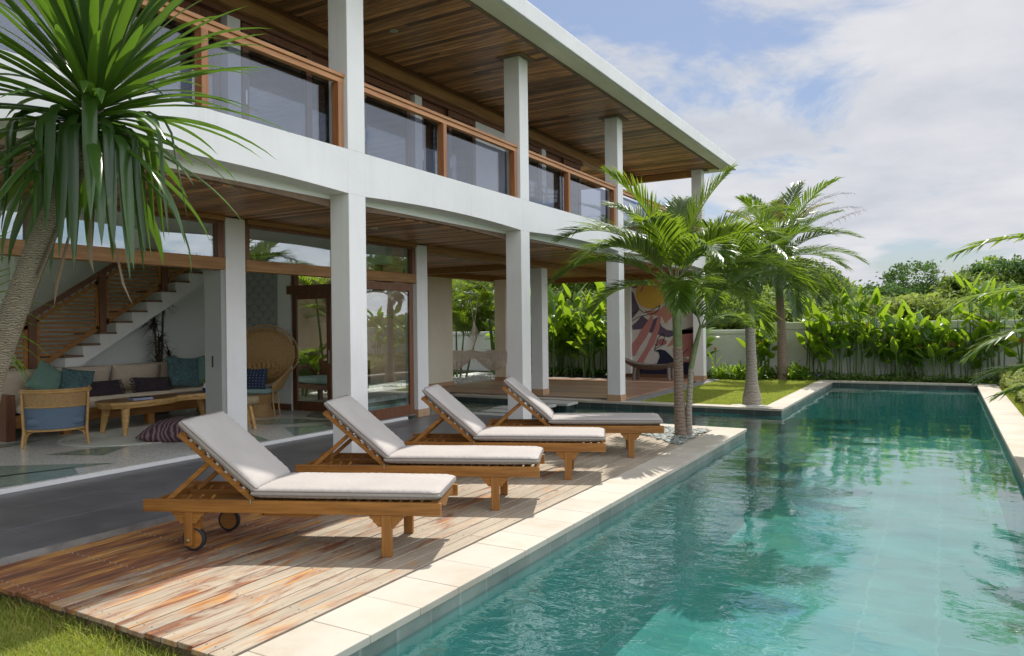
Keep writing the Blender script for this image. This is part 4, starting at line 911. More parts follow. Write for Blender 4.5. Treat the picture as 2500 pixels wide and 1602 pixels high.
def wallstrip(mb, z0, z1, g0, g1, th=0.012):
    a, b_ = tub(z0, g0), tub(z1, g1); a2, b2 = tub(z0, g0-th), tub(z1, g1-th); n = len(a); vs = a+b_+b2+a2
    for k in range(n-1): pass
    fs = []
    for k in range(n-1):
        fs += [(k, k+1, n+k+1, n+k), (n+k, n+k+1, 2*n+k+1, 2*n+k), (2*n+k, 2*n+k+1, 3*n+k+1, 3*n+k), (3*n+k, 3*n+k+1, k+1, k)]
    fs += [(0, n, 2*n, 3*n), (n-1, 2*n-1, 3*n-1, 4*n-1)]
    return mb.add(vs, fs)
wallstrip(MB(), 0.545, 0.71, 0.008, 0.026, 0.006).build('cane_panel', 'rattan2', t, smooth=True)
wallstrip(MB(), 0.24, 0.52, -0.02, 0.004, 0.03).build('upholstered_shell', 'bluefab', t, smooth=True)
MB().tube(tub(0.225, -0.015), 0.014, 8).tube([(-hw, 0.27, 0.225), (hw, 0.27, 0.225)], 0.014, 8).build('seat_rail', 'rattan', t, smooth=True)
cushion(MB(TR((0, 0.02, 0.34))), 0.54, 0.52, 0.15, (16, 16), 8.0, 0.45).build('seat_cushion', 'bluefab', t, smooth=True)
for lx, ly, tx in ((-0.30, -0.13, -1), (0.30, -0.13, 1), (-0.29, 0.25, -1), (0.29, 0.25, 1)):
    o = MB().tube([(lx+0.02*tx, ly, 0.72 if ly < 0 else 0.52), (lx+0.012*tx, ly-0.01, 0.45), (lx, ly, 0.22), (lx+0.02*tx, ly+(0.015 if ly > 0 else -0.02), 0.0)], [0.013, 0.015, 0.017, 0.016], 8).build('leg', 'rattan', t, smooth=True)
    MB().tube([(lx+0.004*tx, ly, 0.08), (lx-0.03*tx, ly, 0.17), (lx-0.10*tx, ly, 0.215)], 0.009, 6).build('brace', 'rattan', o, smooth=True)
# peacock chair
t = thing('peacock_chair', 'tall fan-backed rattan peacock chair with mint seat cushion', 'chair', (-10.0, 8.75, FZ), R(24))
bkm = MB(); n = 40; ring = []
cz, rx_, rz__ = 1.02, 0.60, 0.52
fan = lambda s, a: (s*rx_*math.sin(a)*(1.0 if math.cos(a) > -0.2 else 1.0+0.35*(math.cos(a)+0.2)), 0.20+0.05*s, cz + s*rz__*math.cos(a)*(1.0 if math.cos(a) > 0 else 1.1))
vs = [(0, 0.20, cz)]; fs = []
for s_ in (0.33, 0.66, 0.86):
    for k in range(n): vs.append(fan(s_, 2*math.pi*k/n))
for k in range(n): fs.append((0, 1+k, 1+(k+1) % n))
for q in range(2):
    for k in range(n): a = 1+q*n+k; b_ = 1+q*n+(k+1) % n; fs.append((a, a+n, b_+n, b_))
bk = MB().add(vs, fs).build('fan_back', 'rattan2', t, smooth=True); bk.modifiers.new('solid', 'SOLIDIFY').thickness = 0.012
rm = MB()
for s_ in (0.87, 0.99): rm.tube([fan(s_, 2*math.pi*k/60) for k in range(61)], 0.011, 6, cap=False)
for k in range(72):
    a = 2*math.pi*k/72; b_ = a+0.04; rm.tube([fan(0.87, a), fan(0.935, b_), fan(0.99, a+0.085)], 0.005, 5); 
rm.build('fan_rim', 'rattan', bk, smooth=True)
gm = MB()
for q in range(-3, 4): gm.tube([(q*0.14, 0.215, cz-0.36), (q*0.14, 0.225, cz+0.40-abs(q)*0.06)], 0.005, 5)
for q in range(-2, 4): gm.tube([(-0.48+abs(q)*0.05, 0.222, cz+q*0.12), (0.48-abs(q)*0.05, 0.222, cz+q*0.12)], 0.004, 5)
gm.build('cane_ribs', 'rattan', bk)
lp = MB()
for k in range(-4, 5):
    a = R(k*17); c = Vector((0.27*math.sin(a), 0.10, 0.64+0.20*math.cos(a)))
    d = Vector((math.sin(a), 0, math.cos(a))); s_ = Vector((math.cos(a), 0, -math.sin(a)))
    for w_ in (0.055, 0.035): lp.tube([c - d*0.14 - s_*w_*0.8, c + d*0.03 - s_*w_, c + d*(0.05+w_), c + d*0.03 + s_*w_, c - d*0.14 + s_*w_*0.8], 0.007, 6)
lp.build('looped_inner_back', 'rattan', t, smooth=True)
for s_ in (-1, 1):
    vs = [(s_*0.27, -0.1, 0.52), (s_*0.50, 0.10, 0.80), (s_*0.42, 0.15, 0.62), (s_*0.33, 0.12, 0.44), (s_*0.27, -0.1, 0.42)]
    MB().add(vs + [(a, b_+0.03, c) for a, b_, c in vs], [(0, 1, 2, 3, 4), (9, 8, 7, 6, 5)] + [(i, (i+1) % 5, 5+(i+1) % 5, 5+i) for i in range(5)]).build('arm', 'rattan2', t)
MB().lathe([(0.25, 0.0), (0.20, 0.12), (0.19, 0.20), (0.27, 0.36), (0.28, 0.38)], n=24).build('woven_base', 'rattan2', t)
for s_ in (-1, 1): MB().tube([(s_*0.30, -0.08, 0.0), (s_*0.27, -0.08, 0.3), (s_*0.29, -0.1, 0.56)], 0.014, 8).tube([(s_*0.29, 0.15, 0.0), (s_*0.25, 0.15, 0.4)], 0.014, 8).build('leg', 'rattan', t, smooth=True)
cushion(MB(TR((0, 0, 0.43))), 0.52, 0.50, 0.11, (16, 16), 6.0, 0.45).build('seat_cushion', 'mint', t, smooth=True)
o = pillow('pillow', 'navy pillow with small white crosses on the peacock chair', 'pillow', (-9.93, 8.60, FZ+0.64), (R(72), 0, R(24)), 0.42, 0.36, 0.14, 'navydots')
dm = MB()
for i in range(-3, 4):
    for j in range(-3, 4):
        x_, y_ = i*0.055, j*0.048; h = (1-(x_/0.21)**2)*(1-(y_/0.18)**2); z = 0.07*max(h, 0)**0.55+0.002
        if h > 0.05: dm.add([(x_-0.007, y_, z), (x_, y_-0.007, z), (x_+0.007, y_, z), (x_, y_+0.007, z)], [(0, 1, 2, 3)])
dm.build('printed_crosses', 'cloth_white', o)
# stool
t = thing('stool', 'low stool with twisted seagrass seat and pale peg legs', 'stool', (-8.98, 7.52, FZ))
MB().lathe([(0.02, 0.36), (0.20, 0.36), (0.245, 0.385), (0.255, 0.43), (0.235, 0.475), (0.15, 0.49), (0.02, 0.492)], n=32).build('seat', 'seagrass', t, smooth=True)
for a in (20, 110, 200, 290): MB().tube([(0.13*math.cos(R(a)), 0.13*math.sin(R(a)), 0.36), (0.22*math.cos(R(a)), 0.22*math.sin(R(a)), 0.0)], [0.032, 0.024], 12).build('leg', 'slabedge', t, smooth=True)
# printed wall hanging
t = thing('wall_hanging', 'tall canvas wall hanging printed with indigo scallop waves', 'wall hanging', (-10.92, 9.57, 2.90))
wx, wz = 0.46, 1.75
MB().box(-wx, wx, 0.004, 0.012, -wz, 0.02).build('cloth', 'linen', t)
MB().tube([(-wx-0.06, -0.005, 0.02), (wx+0.10, -0.005, 0.02)], 0.014, 8).build('hanging_rod', 'darkwood', t, smooth=True)
wm = MB(); rr = 0.125; row = 0
cl = lambda p, k: (min(max(p[0], -wx), wx), 0.002-0.0008*k, min(max(p[1], -wz), 0.0))
z = 0.02
while z > -wz-0.1:
    off = rr if row % 2 else 0
    for q in range(-5, 6):
        cx_ = q*2*rr+off
        if abs(cx_) > wx+rr: continue
        for m_, r_ in enumerate((1.0, 0.92, 0.78, 0.70, 0.56, 0.48, 0.34, 0.26, 0.12)):
            pts = [(cx_+rr*r_*math.cos(R(a)), z+rr*1.12*r_*math.sin(R(a))) for a in range(0, 181, 12)] + [(cx_-rr*r_*0.2, z-rr*0.5), (cx_+rr*r_*0.2, z-rr*0.5)]
            pp = [cl(p_, row*1.0+m_*0.09) for p_ in pts]
            if max(a[0] for a in pp)-min(a[0] for a in pp) > 0.004 and max(a[2] for a in pp)-min(a[2] for a in pp) > 0.004: wm.add(pp, [tuple(range(len(pp)))[::-1]], m_ % 2)
    z -= rr*0.92; row += 1
wm.build('scallop_print', ['waveblue', 'linen'], t)
# dried three-headed plant by the stair wall
t = thing('dried_dracaena', 'tall dark spiky potted plant against the wall beside the stair', 'plant', (-12.0, 8.3, FZ))
st_ = MB(); lf = MB()
for (dx, dy, h) in ((0.0, 0.08, 2.05), (0.02, -0.12, 1.72), (-0.02, 0.0, 1.35), (0.04, 0.16, 1.05), (0.0, -0.05, 0.95)):
    st_.tube([(0, 0, 0.3), (dx*0.6, dy*0.6, h*0.6), (dx, dy, h)], 0.018, 6)
    for k in range(75):
        a = random.uniform(0, 6.28); e_ = random.uniform(-0.6, 1.3); L = random.uniform(0.22, 0.34); d = Vector((math.cos(a)*math.cos(e_), math.sin(a)*math.cos(e_), math.sin(e_))); sd = d.cross(Vector((0, 0, 1))).normalized()
        b0 = Vector((dx, dy, h-random.uniform(0, 0.28))); lf.ribbon([b0, b0+d*L*0.5, b0+d*L+Vector((0, 0, -0.06))], [0.010, 0.009, 0.001], sd, 0.2)
st_.build('stem', 'bark', t); lf.build('leaves', 'dry', t)
MB().lathe([(0.13, 0), (0.18, 0.05), (0.2, 0.3), (0.18, 0.34)], n=20).build('pot', 'greywood', t, smooth=True)

# ================================================================ TERRACE AND COURTYARD
t = thing('carved_bench', 'curved grey carved timber bench in front of the mural', 'bench', (-6.95, 19.75, 0.03))
n = 26; vs = []; fs = []
for i in range(n+1):
    s_ = i/n*2-1; x_ = s_*0.98; z = 0.40 + 0.24*abs(s_)**2.4; th = 0.13*(1-0.55*s_*s_); d = 0.26*(1-0.62*s_*s_)
    vs += [(x_, -d, z+0.02), (x_, -d*0.5, z-th), (x_, d*0.5, z-th), (x_, d, z+0.02), (x_, d*0.4, z-0.0), (x_, -d*0.4, z-0.0)]
for i in range(n):
    for k in range(6): fs.append((6*i+k, 6*i+(k+1) % 6, 6*i+6+(k+1) % 6, 6*i+6+k))
fs += [tuple(range(6))[::-1], tuple(6*n+k for k in range(6))]
MB().add(vs, fs).build('seat', 'greywood', t, smooth=True)
for lx in (-0.48, 0.48):
    for ly in (-0.12, 0.12): MB().tube([(lx, ly, 0.34), (lx*1.06, ly*1.5, 0.0)], [0.055, 0.045], 8).build('leg', 'greywood', t, smooth=True)
def hammock(label, loc, rz, W=1.25, D=0.95, sag=0.42):
    t = thing('hammock', label, 'hammock', loc, rz, 'cotton macrame hammocks')
    nu, nv = 20, 12; P_ = lambda u, v: Vector(((u-0.5)*W, (v-0.5)*D*0.55, 0.92 - 0.04*math.sin(math.pi*u) - 0.50*max(0, math.sin(math.pi*v))**0.6*max(0, math.sin(math.pi*(0.08+0.84*u)))**0.6))
    nm = MB()
    for k in range(-nv, nu+1, 1):
        for s_ in (1, -1):
            pts = []
            for q in range(0, nv+1, 2):
                u = (k+q)/nu if s_ > 0 else (nu-k-q)/nu
                if 0 <= u <= 1: pts.append(P_(u, q/nv))
            if len(pts) > 1: nm.tube(pts, 0.0062, 4, cap=False)
    for v in (0, 1): nm.tube([P_(i/24, v) for i in range(25)], 0.014, 6)
    nm.build('net', 'cord', t)
    for s_ in (0, 1):
        cm = MB(); top = Vector(((s_-0.5)*W*1.35, 0, 1.72))
        for k in range(11): cm.tube([P_(s_, k/10), top], 0.004, 4, cap=False)
        cm.tube([top, top+Vector(((s_-0.5)*0.25, 0, 0.75))], 0.010, 5)
        cm.build('suspension_cords', 'cord', t)
    for v in (0, 1):
        fm = MB()
        for i in range(1, 40):
            u = i/40; p = P_(u, v); z0 = p.z-0.01; L = 0.16+0.10*abs(math.sin(u*18)); o_ = (v-0.5)*0.05
            for dxx in (-0.018, 0.018): fm.tube([(p.x, p.y+o_, z0), (p.x+dxx, p.y+o_*1.6, z0-L*0.5), (p.x, p.y+o_*1.5, z0-L)], 0.0045, 4, cap=False)
            if i % 5 == 0: fm.lathe([(0.004, 0), (0.016, -0.02), (0.012, -0.06), (0.003, -0.07)], (p.x, p.y+o_*1.5, z0-L), 6)
        fm.build('fringe', 'cord', t)
    return t
hammock('cotton net hammock with tasselled fringe on the left, half hidden by the cream wall', (-11.62, 16.9, 0.0), R(4), 0.98, 1.1)
hammock('cotton net hammock with tasselled fringe on the right, hanging at the pale corner column', (-10.42, 17.0, 0.0), R(-6), 1.0, 1.2)
t = thing('garden_daybed', 'rustic timber daybed with curved arm and pale blue cushion in the courtyard', 'daybed', (-11.3, 11.7, -0.02), R(-12))
MB().box(-0.9, 0.9, -0.4, 0.4, 0.32, 0.42).build('frame', 'darkwood', t, bevel=0.01)
for lx in (-0.8, 0.72):
    for ly in (-0.36, 0.28): MB().box(lx, lx+0.09, ly, ly+0.09, 0, 0.319).build('leg', 'darkwood', t, bevel=0.005)
MB().box(-0.9, 0.9, 0.40, 0.45, 0.5, 0.86).box(-0.9, -0.82, 0.40, 0.45, 0.42, 0.9).box(0.82, 0.9, 0.4, 0.45, 0.42, 0.9).build('back_board', 'darkwood', t, bevel=0.008)
MB().tube([(-0.86, -0.34+0.7*k/12, 0.42+0.34*math.sin(math.pi*k/12)) for k in range(13)], 0.045, 8).build('curved_arm', 'darkwood', t, smooth=True)
cushion(MB(TR((0.05, 0, 0.49))), 1.6, 0.74, 0.14, (30, 16), 14.0, 0.4).build('cushion', 'mint', t, smooth=True)
t = thing('basket', 'small dark wicker basket with a loop handle on the daybed', 'basket', (-11.05, 11.75, 0.545))
MB().box(-0.13, 0.13, -0.10, 0.10, 0, 0.13).build('body', 'rattan2', t, bevel=0.02); MB().tube([(-0.07, 0, 0.13), (-0.07, 0, 0.20), (0.07, 0, 0.20), (0.07, 0, 0.13)], 0.007, 6).build('handle', 'rubber', t)
# two simple metal-framed chairs on the balcony
def bchair(loc, rz, label):
    t = thing('balcony_chair', label, 'chair', loc, rz, 'framed chairs on the balcony')
    MB().tube([(-0.25, 0.22, 0), (-0.25, 0.25, 0.86), (0.25, 0.25, 0.86), (0.25, 0.22, 0)], 0.013, 6).tube([(-0.17, 0.24, 0.46), (-0.17, 0.25, 0.74), (0.17, 0.25, 0.74), (0.17, 0.24, 0.46)], 0.010, 6).build('back_frame', 'greywood', t)
    MB().box(-0.24, 0.24, -0.24, 0.24, 0.43, 0.455).build('seat', 'greywood', t, bevel=0.006)
    for s_ in (-1, 1): MB().tube([(s_*0.23, -0.22, 0), (s_*0.23, -0.22, 0.62), (s_*0.24, 0.24, 0.64)], 0.012, 6).build('leg', 'greywood', t)
bchair((-6.85, 12.5, 3.52), R(100), 'grey framed chair on the balcony, the nearer of two'); bchair((-6.75, 13.35, 3.52), R(92), 'grey framed chair on the balcony, the farther of two')
# pink courtyard wall, white garden walls
t = thing('courtyard_wall', 'plain pink rendered wall behind the courtyard daybed', 'wall', (-14.1, 13.5, -0.12))
MB().box(-0.1, 0.1, -4.5, 4.4, 0, 3.5).build('panel', 'pink', t); MB().box(-0.14, 0.14, -4.54, 4.44, 3.501, 3.6).build('cap', 'pink', t, bevel=0.01)
def gwall(name, label, x0, x1, h, hc):
    t = thing(name, label, 'wall', ((x0+x1)/2, 22.7, -0.12)); L = (x1-x0)/2
    MB().box(-L, L, -0.08, 0.08, 0, h+0.12).build('panel', 'gardenwall', t)
    MB().box(-L-0.02, L+0.02, -0.13, 0.13, h+0.121, h+0.121+hc).build('cap', 'gardenwall', t, bevel=0.015)
    x_ = -L+0.3
    while x_ < L: MB().box(x_-0.16, x_+0.16, -0.115, -0.081, 0, h+0.12).build('pier', 'gardenwall', t, bevel=0.004); x_ += 2.4
gwall('garden_wall', 'white panelled garden wall behind the terrace and lawn, lower than its neighbour', -24, -4.6, 1.24, 0.12)
gwall('garden_wall', 'taller white garden wall with a flat coping behind the end of the pool', -4.55, 6.5, 1.36, 0.20)
t = thing('side_wall', 'white garden wall along the right side of the pool garden', 'wall', (6.6, 9, -0.12)); MB().box(-0.08, 0.08, -15, 13.5, 0, 1.6).build('panel', 'gardenwall', t); MB().box(-0.12, 0.12, -15, 13.5, 1.601, 1.7).build('cap', 'gardenwall', t)

# ================================================================ PLANTS
def frond(mb_leaf, mb_rib, base, az, el, L, droop, leaf=0.42, wid=0.016, n=34, start=0.16, vee=0.45, curl=0.0, sparse=0.0, rr=0.011, sweep=0.0):
    """pinnate palm frond: arching rachis with two rows of leaflets"""
    base = Vector(base); seg = 14; pts = [base]; dirs = []; a = az; e_ = el
    for k in range(seg):
        t_ = k/seg; e2 = el - droop*(t_**1.35); a2 = az + sweep*t_
        d = Vector((math.cos(a2)*math.cos(e2), math.sin(a2)*math.cos(e2), math.sin(e2))); dirs.append(d); pts.append(pts[-1]+d*L/seg)
    dirs.append(dirs[-1])
    mb_rib.tube(pts, [rr*(1-0.85*k/seg) for k in range(seg+1)], 6, cap=False)
    for k in range(n):
        t_ = start + (1-start)*(k/(n-1)); f = t_*seg; i = min(int(f), seg-1); p = pts[i].lerp(pts[i+1], f-i); d = dirs[i].lerp(dirs[min(i+1, seg)], f-i).normalized()
        sd = d.cross(Vector((0, 0, 1)))
        if sd.length < 0.1: sd = Vector((math.sin(az), -math.cos(az), 0))
        sd.normalize(); u = sd.cross(d).normalized()
        ll = leaf*(0.55+0.45*math.sin(math.pi*min(1, (t_-start)/(1-start)*1.0)**0.8))*random.uniform(0.88, 1.1)
        if t_ > 0.9: ll *= 0.8
        ang = R(62 - 40*t_)
        for s_ in (-1, 1):
            if random.random() < sparse: continue
            ld = (d*math.cos(ang) + sd*s_*math.sin(ang) + u*vee*(1-0.5*t_) + Vector([random.uniform(-.07, .07) for _ in range(3)])).normalized()
            g1 = Vector((0, 0, -1))*(0.20+curl)*random.uniform(0.4, 2.2)
            p0 = p; p1 = p + ld*ll*0.35; d2 = (ld+g1*0.6).normalized(); p2 = p1 + d2*ll*0.35; d3 = (d2+g1*1.3).normalized(); p3 = p2 + d3*ll*0.30
            ws = (ld.cross(u)).normalized()
            ws = (d*math.sin(ang)*s_*-1 + sd*math.cos(ang)).normalized() if ws.length < 0.1 else ws
            mb_leaf.ribbon([p0, p1, p2, p3], [wid*0.45, wid, wid*0.8, 0.0008], ws, 0.25)
    return pts
def add_frond(parent, mat, *a, **k):
    lm, rm = MB(), MB(); frond(lm, rm, *a, **k)
    o = rm.build('frond', 'shaft' if mat != 'palmd' else 'bark', parent); lm.build('leaflets', mat, o); return o
def trunk(parent, pts, rad, mat, n=14, name='trunk', rings=0.0, step=0.05):
    P = [Vector(p) for p in pts]; out_, rr_ = [], []
    for i in range(len(P)-1):
        m_ = max(1, int((P[i+1]-P[i]).length/step))
        for k in range(m_):
            t_ = k/m_; out_.append(P[i].lerp(P[i+1], t_)); r_ = rad[i]+(rad[i+1]-rad[i])*t_; rr_.append(r_*(1+(rings if len(out_) % 2 else -rings)))
    out_.append(P[-1]); rr_.append(rad[-1]); return MB().tube(out_, rr_, n).build(name, mat, parent, smooth=True)

# double-trunked palm in the pebble corner of the deck
t = thing('palm_tree', 'double-trunked palm rising from the pebbles at the far corner of the deck', 'palm', (-3.18, 10.15, 0))
trunk(t, [(0.02, 0, -0.1), (0.0, -0.01, 0.12), (-0.01, -0.02, 0.5), (-0.02, -0.03, 1.25)], [0.105, 0.085, 0.072, 0.062], 'trunkbrown', rings=0.012)
trunk(t, [(-0.02, -0.03, 1.251), (-0.025, -0.04, 1.7), (-0.04, -0.05, 2.1)], [0.062, 0.064, 0.045], 'shaft', name='crownshaft')
trunk(t, [(0.10, 0.03, -0.1), (0.11, 0.02, 0.4), (0.14, 0.05, 0.95)], [0.055, 0.042, 0.036], 'trunk', name='second_trunk', rings=0.01)
trunk(t, [(0.14, 0.05, 0.951), (0.19, 0.1, 1.25), (0.26, 0.14, 1.55)], [0.036, 0.036, 0.02], 'shaft', name='second_crownshaft')
b0 = (-0.04, -0.05, 2.05)
for az, el, L, dr, lf_ in ((185, 60, 1.75, 1.55, .46), (200, 38, 1.55, 1.45, .42), (160, 70, 1.55, 1.0, .42), (130, 55, 1.5, 1.2, .42), (100, 75, 1.4, 0.8, .4), (60, 60, 1.5, 1.3, .42), (35, 62, 1.75, 1.25, .46), (20, 35, 1.65, 1.6, .46),
                             (345, 55, 1.5, 1.5, .44), (310, 48, 1.4, 1.6, .44), (270, 62, 1.4, 1.4, .42), (235, 50, 1.45, 1.6, .44), (215, 78, 1.6, 0.8, .42), (10, 80, 1.5, 0.7, .40), (290, 20, 1.1, 1.5, .40), (80, 20, 1.2, 1.4, .4), (30, 8, 1.3, 1.5, .44), (190, 15, 1.1, 1.3, .40)):
    add_frond(t, 'palm', b0, R(az), R(el), L*1.17, dr, lf_*1.2, 0.0175, 60, start=0.22)
for az, el, L, dr in ((20, 70, 1.15, 1.2), (330, 40, 1.05, 1.4), (60, 30, 1.0, 1.2), (260, 66, 1.0, 1.2), (0, 20, 0.95, 1.3), (200, 75, 0.95, 0.9)):
    add_frond(t, 'palm', (0.26, 0.14, 1.5), R(az), R(el), L, dr, 0.30, 0.014, 26)
# lawn palm
t = thing('palm_tree', 'single grey-trunked palm with swollen foot standing on the lawn beside the pool corner', 'palm', (-3.23, 14.82, -0.03))
trunk(t, [(0, 0, -0.1), (0, 0, 0.15), (0, 0, 0.42), (0, 0, 0.8), (-0.02, 0, 1.5)], [0.19, 0.175, 0.12, 0.10, 0.092], 'trunk', 20, rings=0.01)
trunk(t, [(-0.02, 0, 1.501), (-0.03, 0, 2.0), (-0.05, 0, 2.45)], [0.088, 0.085, 0.055], 'shaft', name='crownshaft')
for az, el, L, dr, lf_ in ((170, 62, 2.1, 1.4, .52), (200, 45, 2.0, 1.6, .52), (140, 68, 1.9, 1.1, .5), (95, 60, 1.8, 1.3, .5), (50, 66, 2.0, 1.2, .52), (20, 42, 1.9, 1.5, .55), (345, 60, 1.9, 1.5, .52), (305, 50, 1.9, 1.7, .52), (262, 58, 1.9, 1.5, .52), (228, 66, 1.9, 1.3, .5), (0, 18, 1.6, 1.5, .5), (185, 14, 1.6, 1.4, .5), (280, 22, 1.6, 1.5, .5), (10, 80, 1.7, .6, .5), (225, 24, 1.5, 1.4, .5)):
    add_frond(t, 'palmdark', (-0.05, 0, 2.4), R(az), R(el), L, dr, lf_*1.1, 0.019, 52)
# palm by the back wall with yellow and dead fronds
t = thing('palm_tree', 'tall palm by the back garden wall with yellow and dead drooping fronds', 'palm', (-3.9, 21.75, -0.03))
trunk(t, [(0, 0, -0.1), (0, 0, 0.5), (-0.02, 0, 1.6), (-0.05, 0, 2.3)], [0.17, 0.13, 0.115, 0.105], 'trunkbrown', 14, rings=0.015)
trunk(t, [(-0.05, 0, 2.301), (-0.07, 0, 2.95), (-0.1, 0, 3.4)], [0.112, 0.105, 0.06], 'shaft', name='crownshaft')
for az, el, L, dr, lf_, mt in ((12, 22, 2.3, 1.1, .6, 'palm'), (350, 40, 2.3, 1.2, .6, 'palm'), (200, 45, 2.2, 1.4, .6, 'palm'), (165, 25, 2.1, 1.3, .6, 'palm'), (300, -25, 2.1, 1.0, .6, 'palm'), (255, -15, 2.1, 1.2, .6, 'palm'), (205, -20, 2.0, 1.1, .6, 'palm'), (350, 0, 2.3, 1.3, .6, 'palm'), (280, 15, 2.2, 1.6, .6, 'palm'), (20, -10, 2.0, 1.2, .6, 'palm'), (75, 72, 2.9, .7, .6, 'palm'), (330, 68, 2.8, 1.0, .6, 'palm'), (270, 50, 2.2, 1.2, .6, 'palm'), (120, 60, 2.2, 1.1, .6, 'palm'), (60, 65, 2.2, 1.0, .6, 'palm'), (240, 70, 2.2, .9, .6, 'palm'), (330, -20, 1.8, 1.0, .6, 'palm'),
                                (100, 82, 2.1, 0.9, .5, 'palmy'), (30, 74, 2.3, 1.2, .45, 'palmy'), (200, 70, 2.0, 1.0, .45, 'palmy'), (0, 60, 2.1, 1.0, .5, 'palm'), (150, 80, 2.2, .7, .5, 'palm')):
    add_frond(t, 'palmdark' if mt == 'palm' else mt, (-0.1, 0, 3.3), R(az), R(el), L, dr, lf_, 0.026, 34)
for az, el, L, dr in ((15, 64, 2.7, 1.35), (350, 74, 2.8, 1.5), (200, 62, 2.5, 1.6), (20, 42, 2.6, 0.5)):
    add_frond(t, 'palmd', (-0.1, 0, 3.3), R(az), R(el), L, dr, 0.5, 0.008, 26, curl=0.5, sparse=0.2)
# areca palm leaning in from the right
t = thing('palm_tree', 'areca palm whose ragged fronds lean in over the right coping of the pool', 'palm', (1.75, 10.6, -0.05))
for k, (dx, dy, h) in enumerate(((0, 0, 2.0), (0.12, 0.15, 1.5), (-0.1, 0.1, 1.1))): trunk(t, [(dx*2, dy*2, -0.1), (dx*1.5, dy*1.5, h*0.6), (dx, dy, h)], [0.05, 0.045, 0.03], 'stem', 8)
for (b0, az, el, L, dr, mt) in (((-0.25, -0.45, 2.42), 188, 16, 1.35, .75, 'palm'), ((0, 0.25, 1.75), 186, 22, 1.75, 0.95, 'palm'), ((-0.1, -0.3, 1.28), 190, 28, 1.50, 1.35, 'palm'), ((-0.1, -0.3, 0.85), 185, 30, 1.30, 1.1, 'palm'), 
                                  ((0, 0, 2.0), 60, 50, 1.6, 1.2, 'palm'), ((0, 0, 2.0), 320, 40, 1.5, 1.2, 'palm'), ((0, 0, 1.9), 110, 45, 1.5, 1.2, 'palm'), ((0, 0, 1.5), 20, 30, 1.5, 1.2, 'palm'), ((-0.1, -0.35, 0.7), 170, 25, 1.1, 1.0, 'palm')):
    add_frond(t, mt, b0, R(az), R(el), L, dr, 0.52, 0.036, 17, sparse=0.08 if mt != 'palmd' else 0.3, vee=0.12, start=0.3)
# strap-leaved tree in the left foreground
t = thing('dracaena_tree', 'large strap-leaved tree with leaning scarred trunk in the left foreground', 'tree', (-4.86, 2.02, -0.112))
TP = [(-0.02, -0.03, -0.05), (0.01, 0.0, 0.25), (0.09, 0.03, 0.62), (0.19, 0.07, 1.02), (0.29, 0.11, 1.43), (0.40, 0.17, 1.77), (0.50, 0.24, 2.10), (0.61, 0.30, 2.37), (0.71, 0.37, 2.61), (0.82, 0.425, 3.0)]
trunk(t, TP, [0.10, 0.084, 0.075, 0.071, 0.068, 0.066, 0.064, 0.060, 0.052, 0.042], 'trunkbig', 22, rings=0.010, step=0.02)
lm = MB(); cc = Vector((0.83, 0.43, 3.09)); axis = Vector((0.30, 0.10, 0.95)).normalized()
N_ = 205
for k in range(N_):
    f = (k+0.5)/N_; az = k*2.39996 + random.uniform(-.15, .15); el = R(88 - 124*f**0.95) + random.uniform(-.1, .1)
    L = random.uniform(0.88, 1.12)*(0.92 if f > 0.6 else 1.0); base = cc - axis*0.34*f + Vector((math.cos(az), math.sin(az), 0))*0.045
    w0 = random.uniform(0.020, 0.028)*(1.25 if f > 0.6 else 1.0); seg = 11
    hang = f > 0.68 and random.random() < 0.5
    dr = random.uniform(0.25, 0.55) + 0.5*f; kink = random.uniform(0.12, 0.3)
    pts = [base]; sd = Vector((-math.sin(az), math.cos(az), 0)); wd = [w0*0.62]
    tw = random.uniform(-.25, .25)
    for q in range(seg):
        t_ = (q+1)/seg
        if hang: e2 = el + 0.35 - (1.75+min(0, -el)*-0.0)*min(1, max(0, (t_-kink)/0.22)) ; e2 = max(e2, -R(86))
        else: e2 = el - dr*t_**1.8
        a2 = az + tw*t_*t_
        pts.append(pts[-1] + Vector((math.cos(a2)*math.cos(e2), math.sin(a2)*math.cos(e2), math.sin(e2)))*L/seg)
        wd.append(w0*(0.62+0.38*min(1, t_*3)) * (1-max(0, (t_-0.5)/0.5)**2.0) + 0.0006)
    lm.ribbon(pts, wd, sd, 0.32)
lm.build('crown', 'strap', t, smooth=True)
dm = MB()
for az, e_, L in ((3.9, -1.2, 0.75), (5.2, -1.35, 0.8), (5.9, -1.1, 0.7), (4.6, -1.4, 0.85), (0.4, -1.3, 0.8)):
    b0 = cc - axis*0.4; d = Vector((math.cos(az)*0.3, math.sin(az)*0.3, math.sin(e_))); dm.ribbon([b0, b0+d*L*0.5+Vector((0.05, 0, 0)), b0+d*L, b0+d*L*1.15+Vector((0.02, 0.0, 0))], [0.010, 0.006, 0.012, 0.001], Vector((-math.sin(az), math.cos(az), 0)), 0.3)
dm.build('dead_leaves', 'palmd', t)
# smaller rosette at the left edge
t = thing('dracaena_shrub', 'bright green strap-leaved shrub poking in behind the leaning trunk', 'shrub', (-6.15, 2.65, 0.05))
lm = MB()
for k in range(70):
    f = k/70; az = k*2.4; el = R(80-105*f); L = random.uniform(0.55, 0.8); b0 = Vector((0, 0, 1.75-0.25*f)); pts = [b0]; wd = [0.016]
    for q in range(6): t_ = (q+1)/6; e2 = el-0.9*t_**2; pts.append(pts[-1]+Vector((math.cos(az)*math.cos(e2), math.sin(az)*math.cos(e2), math.sin(e2)))*L/6); wd.append(0.021*(1-t_**3)+0.0006)
    lm.ribbon(pts, wd, Vector((-math.sin(az), math.cos(az), 0)), 0.3)
lm.build('crown', 'heli', t); MB().tube([(0, 0, 0), (0.0, 0, 1.7)], [0.035, 0.03], 8).build('stem', 'stemb', t)

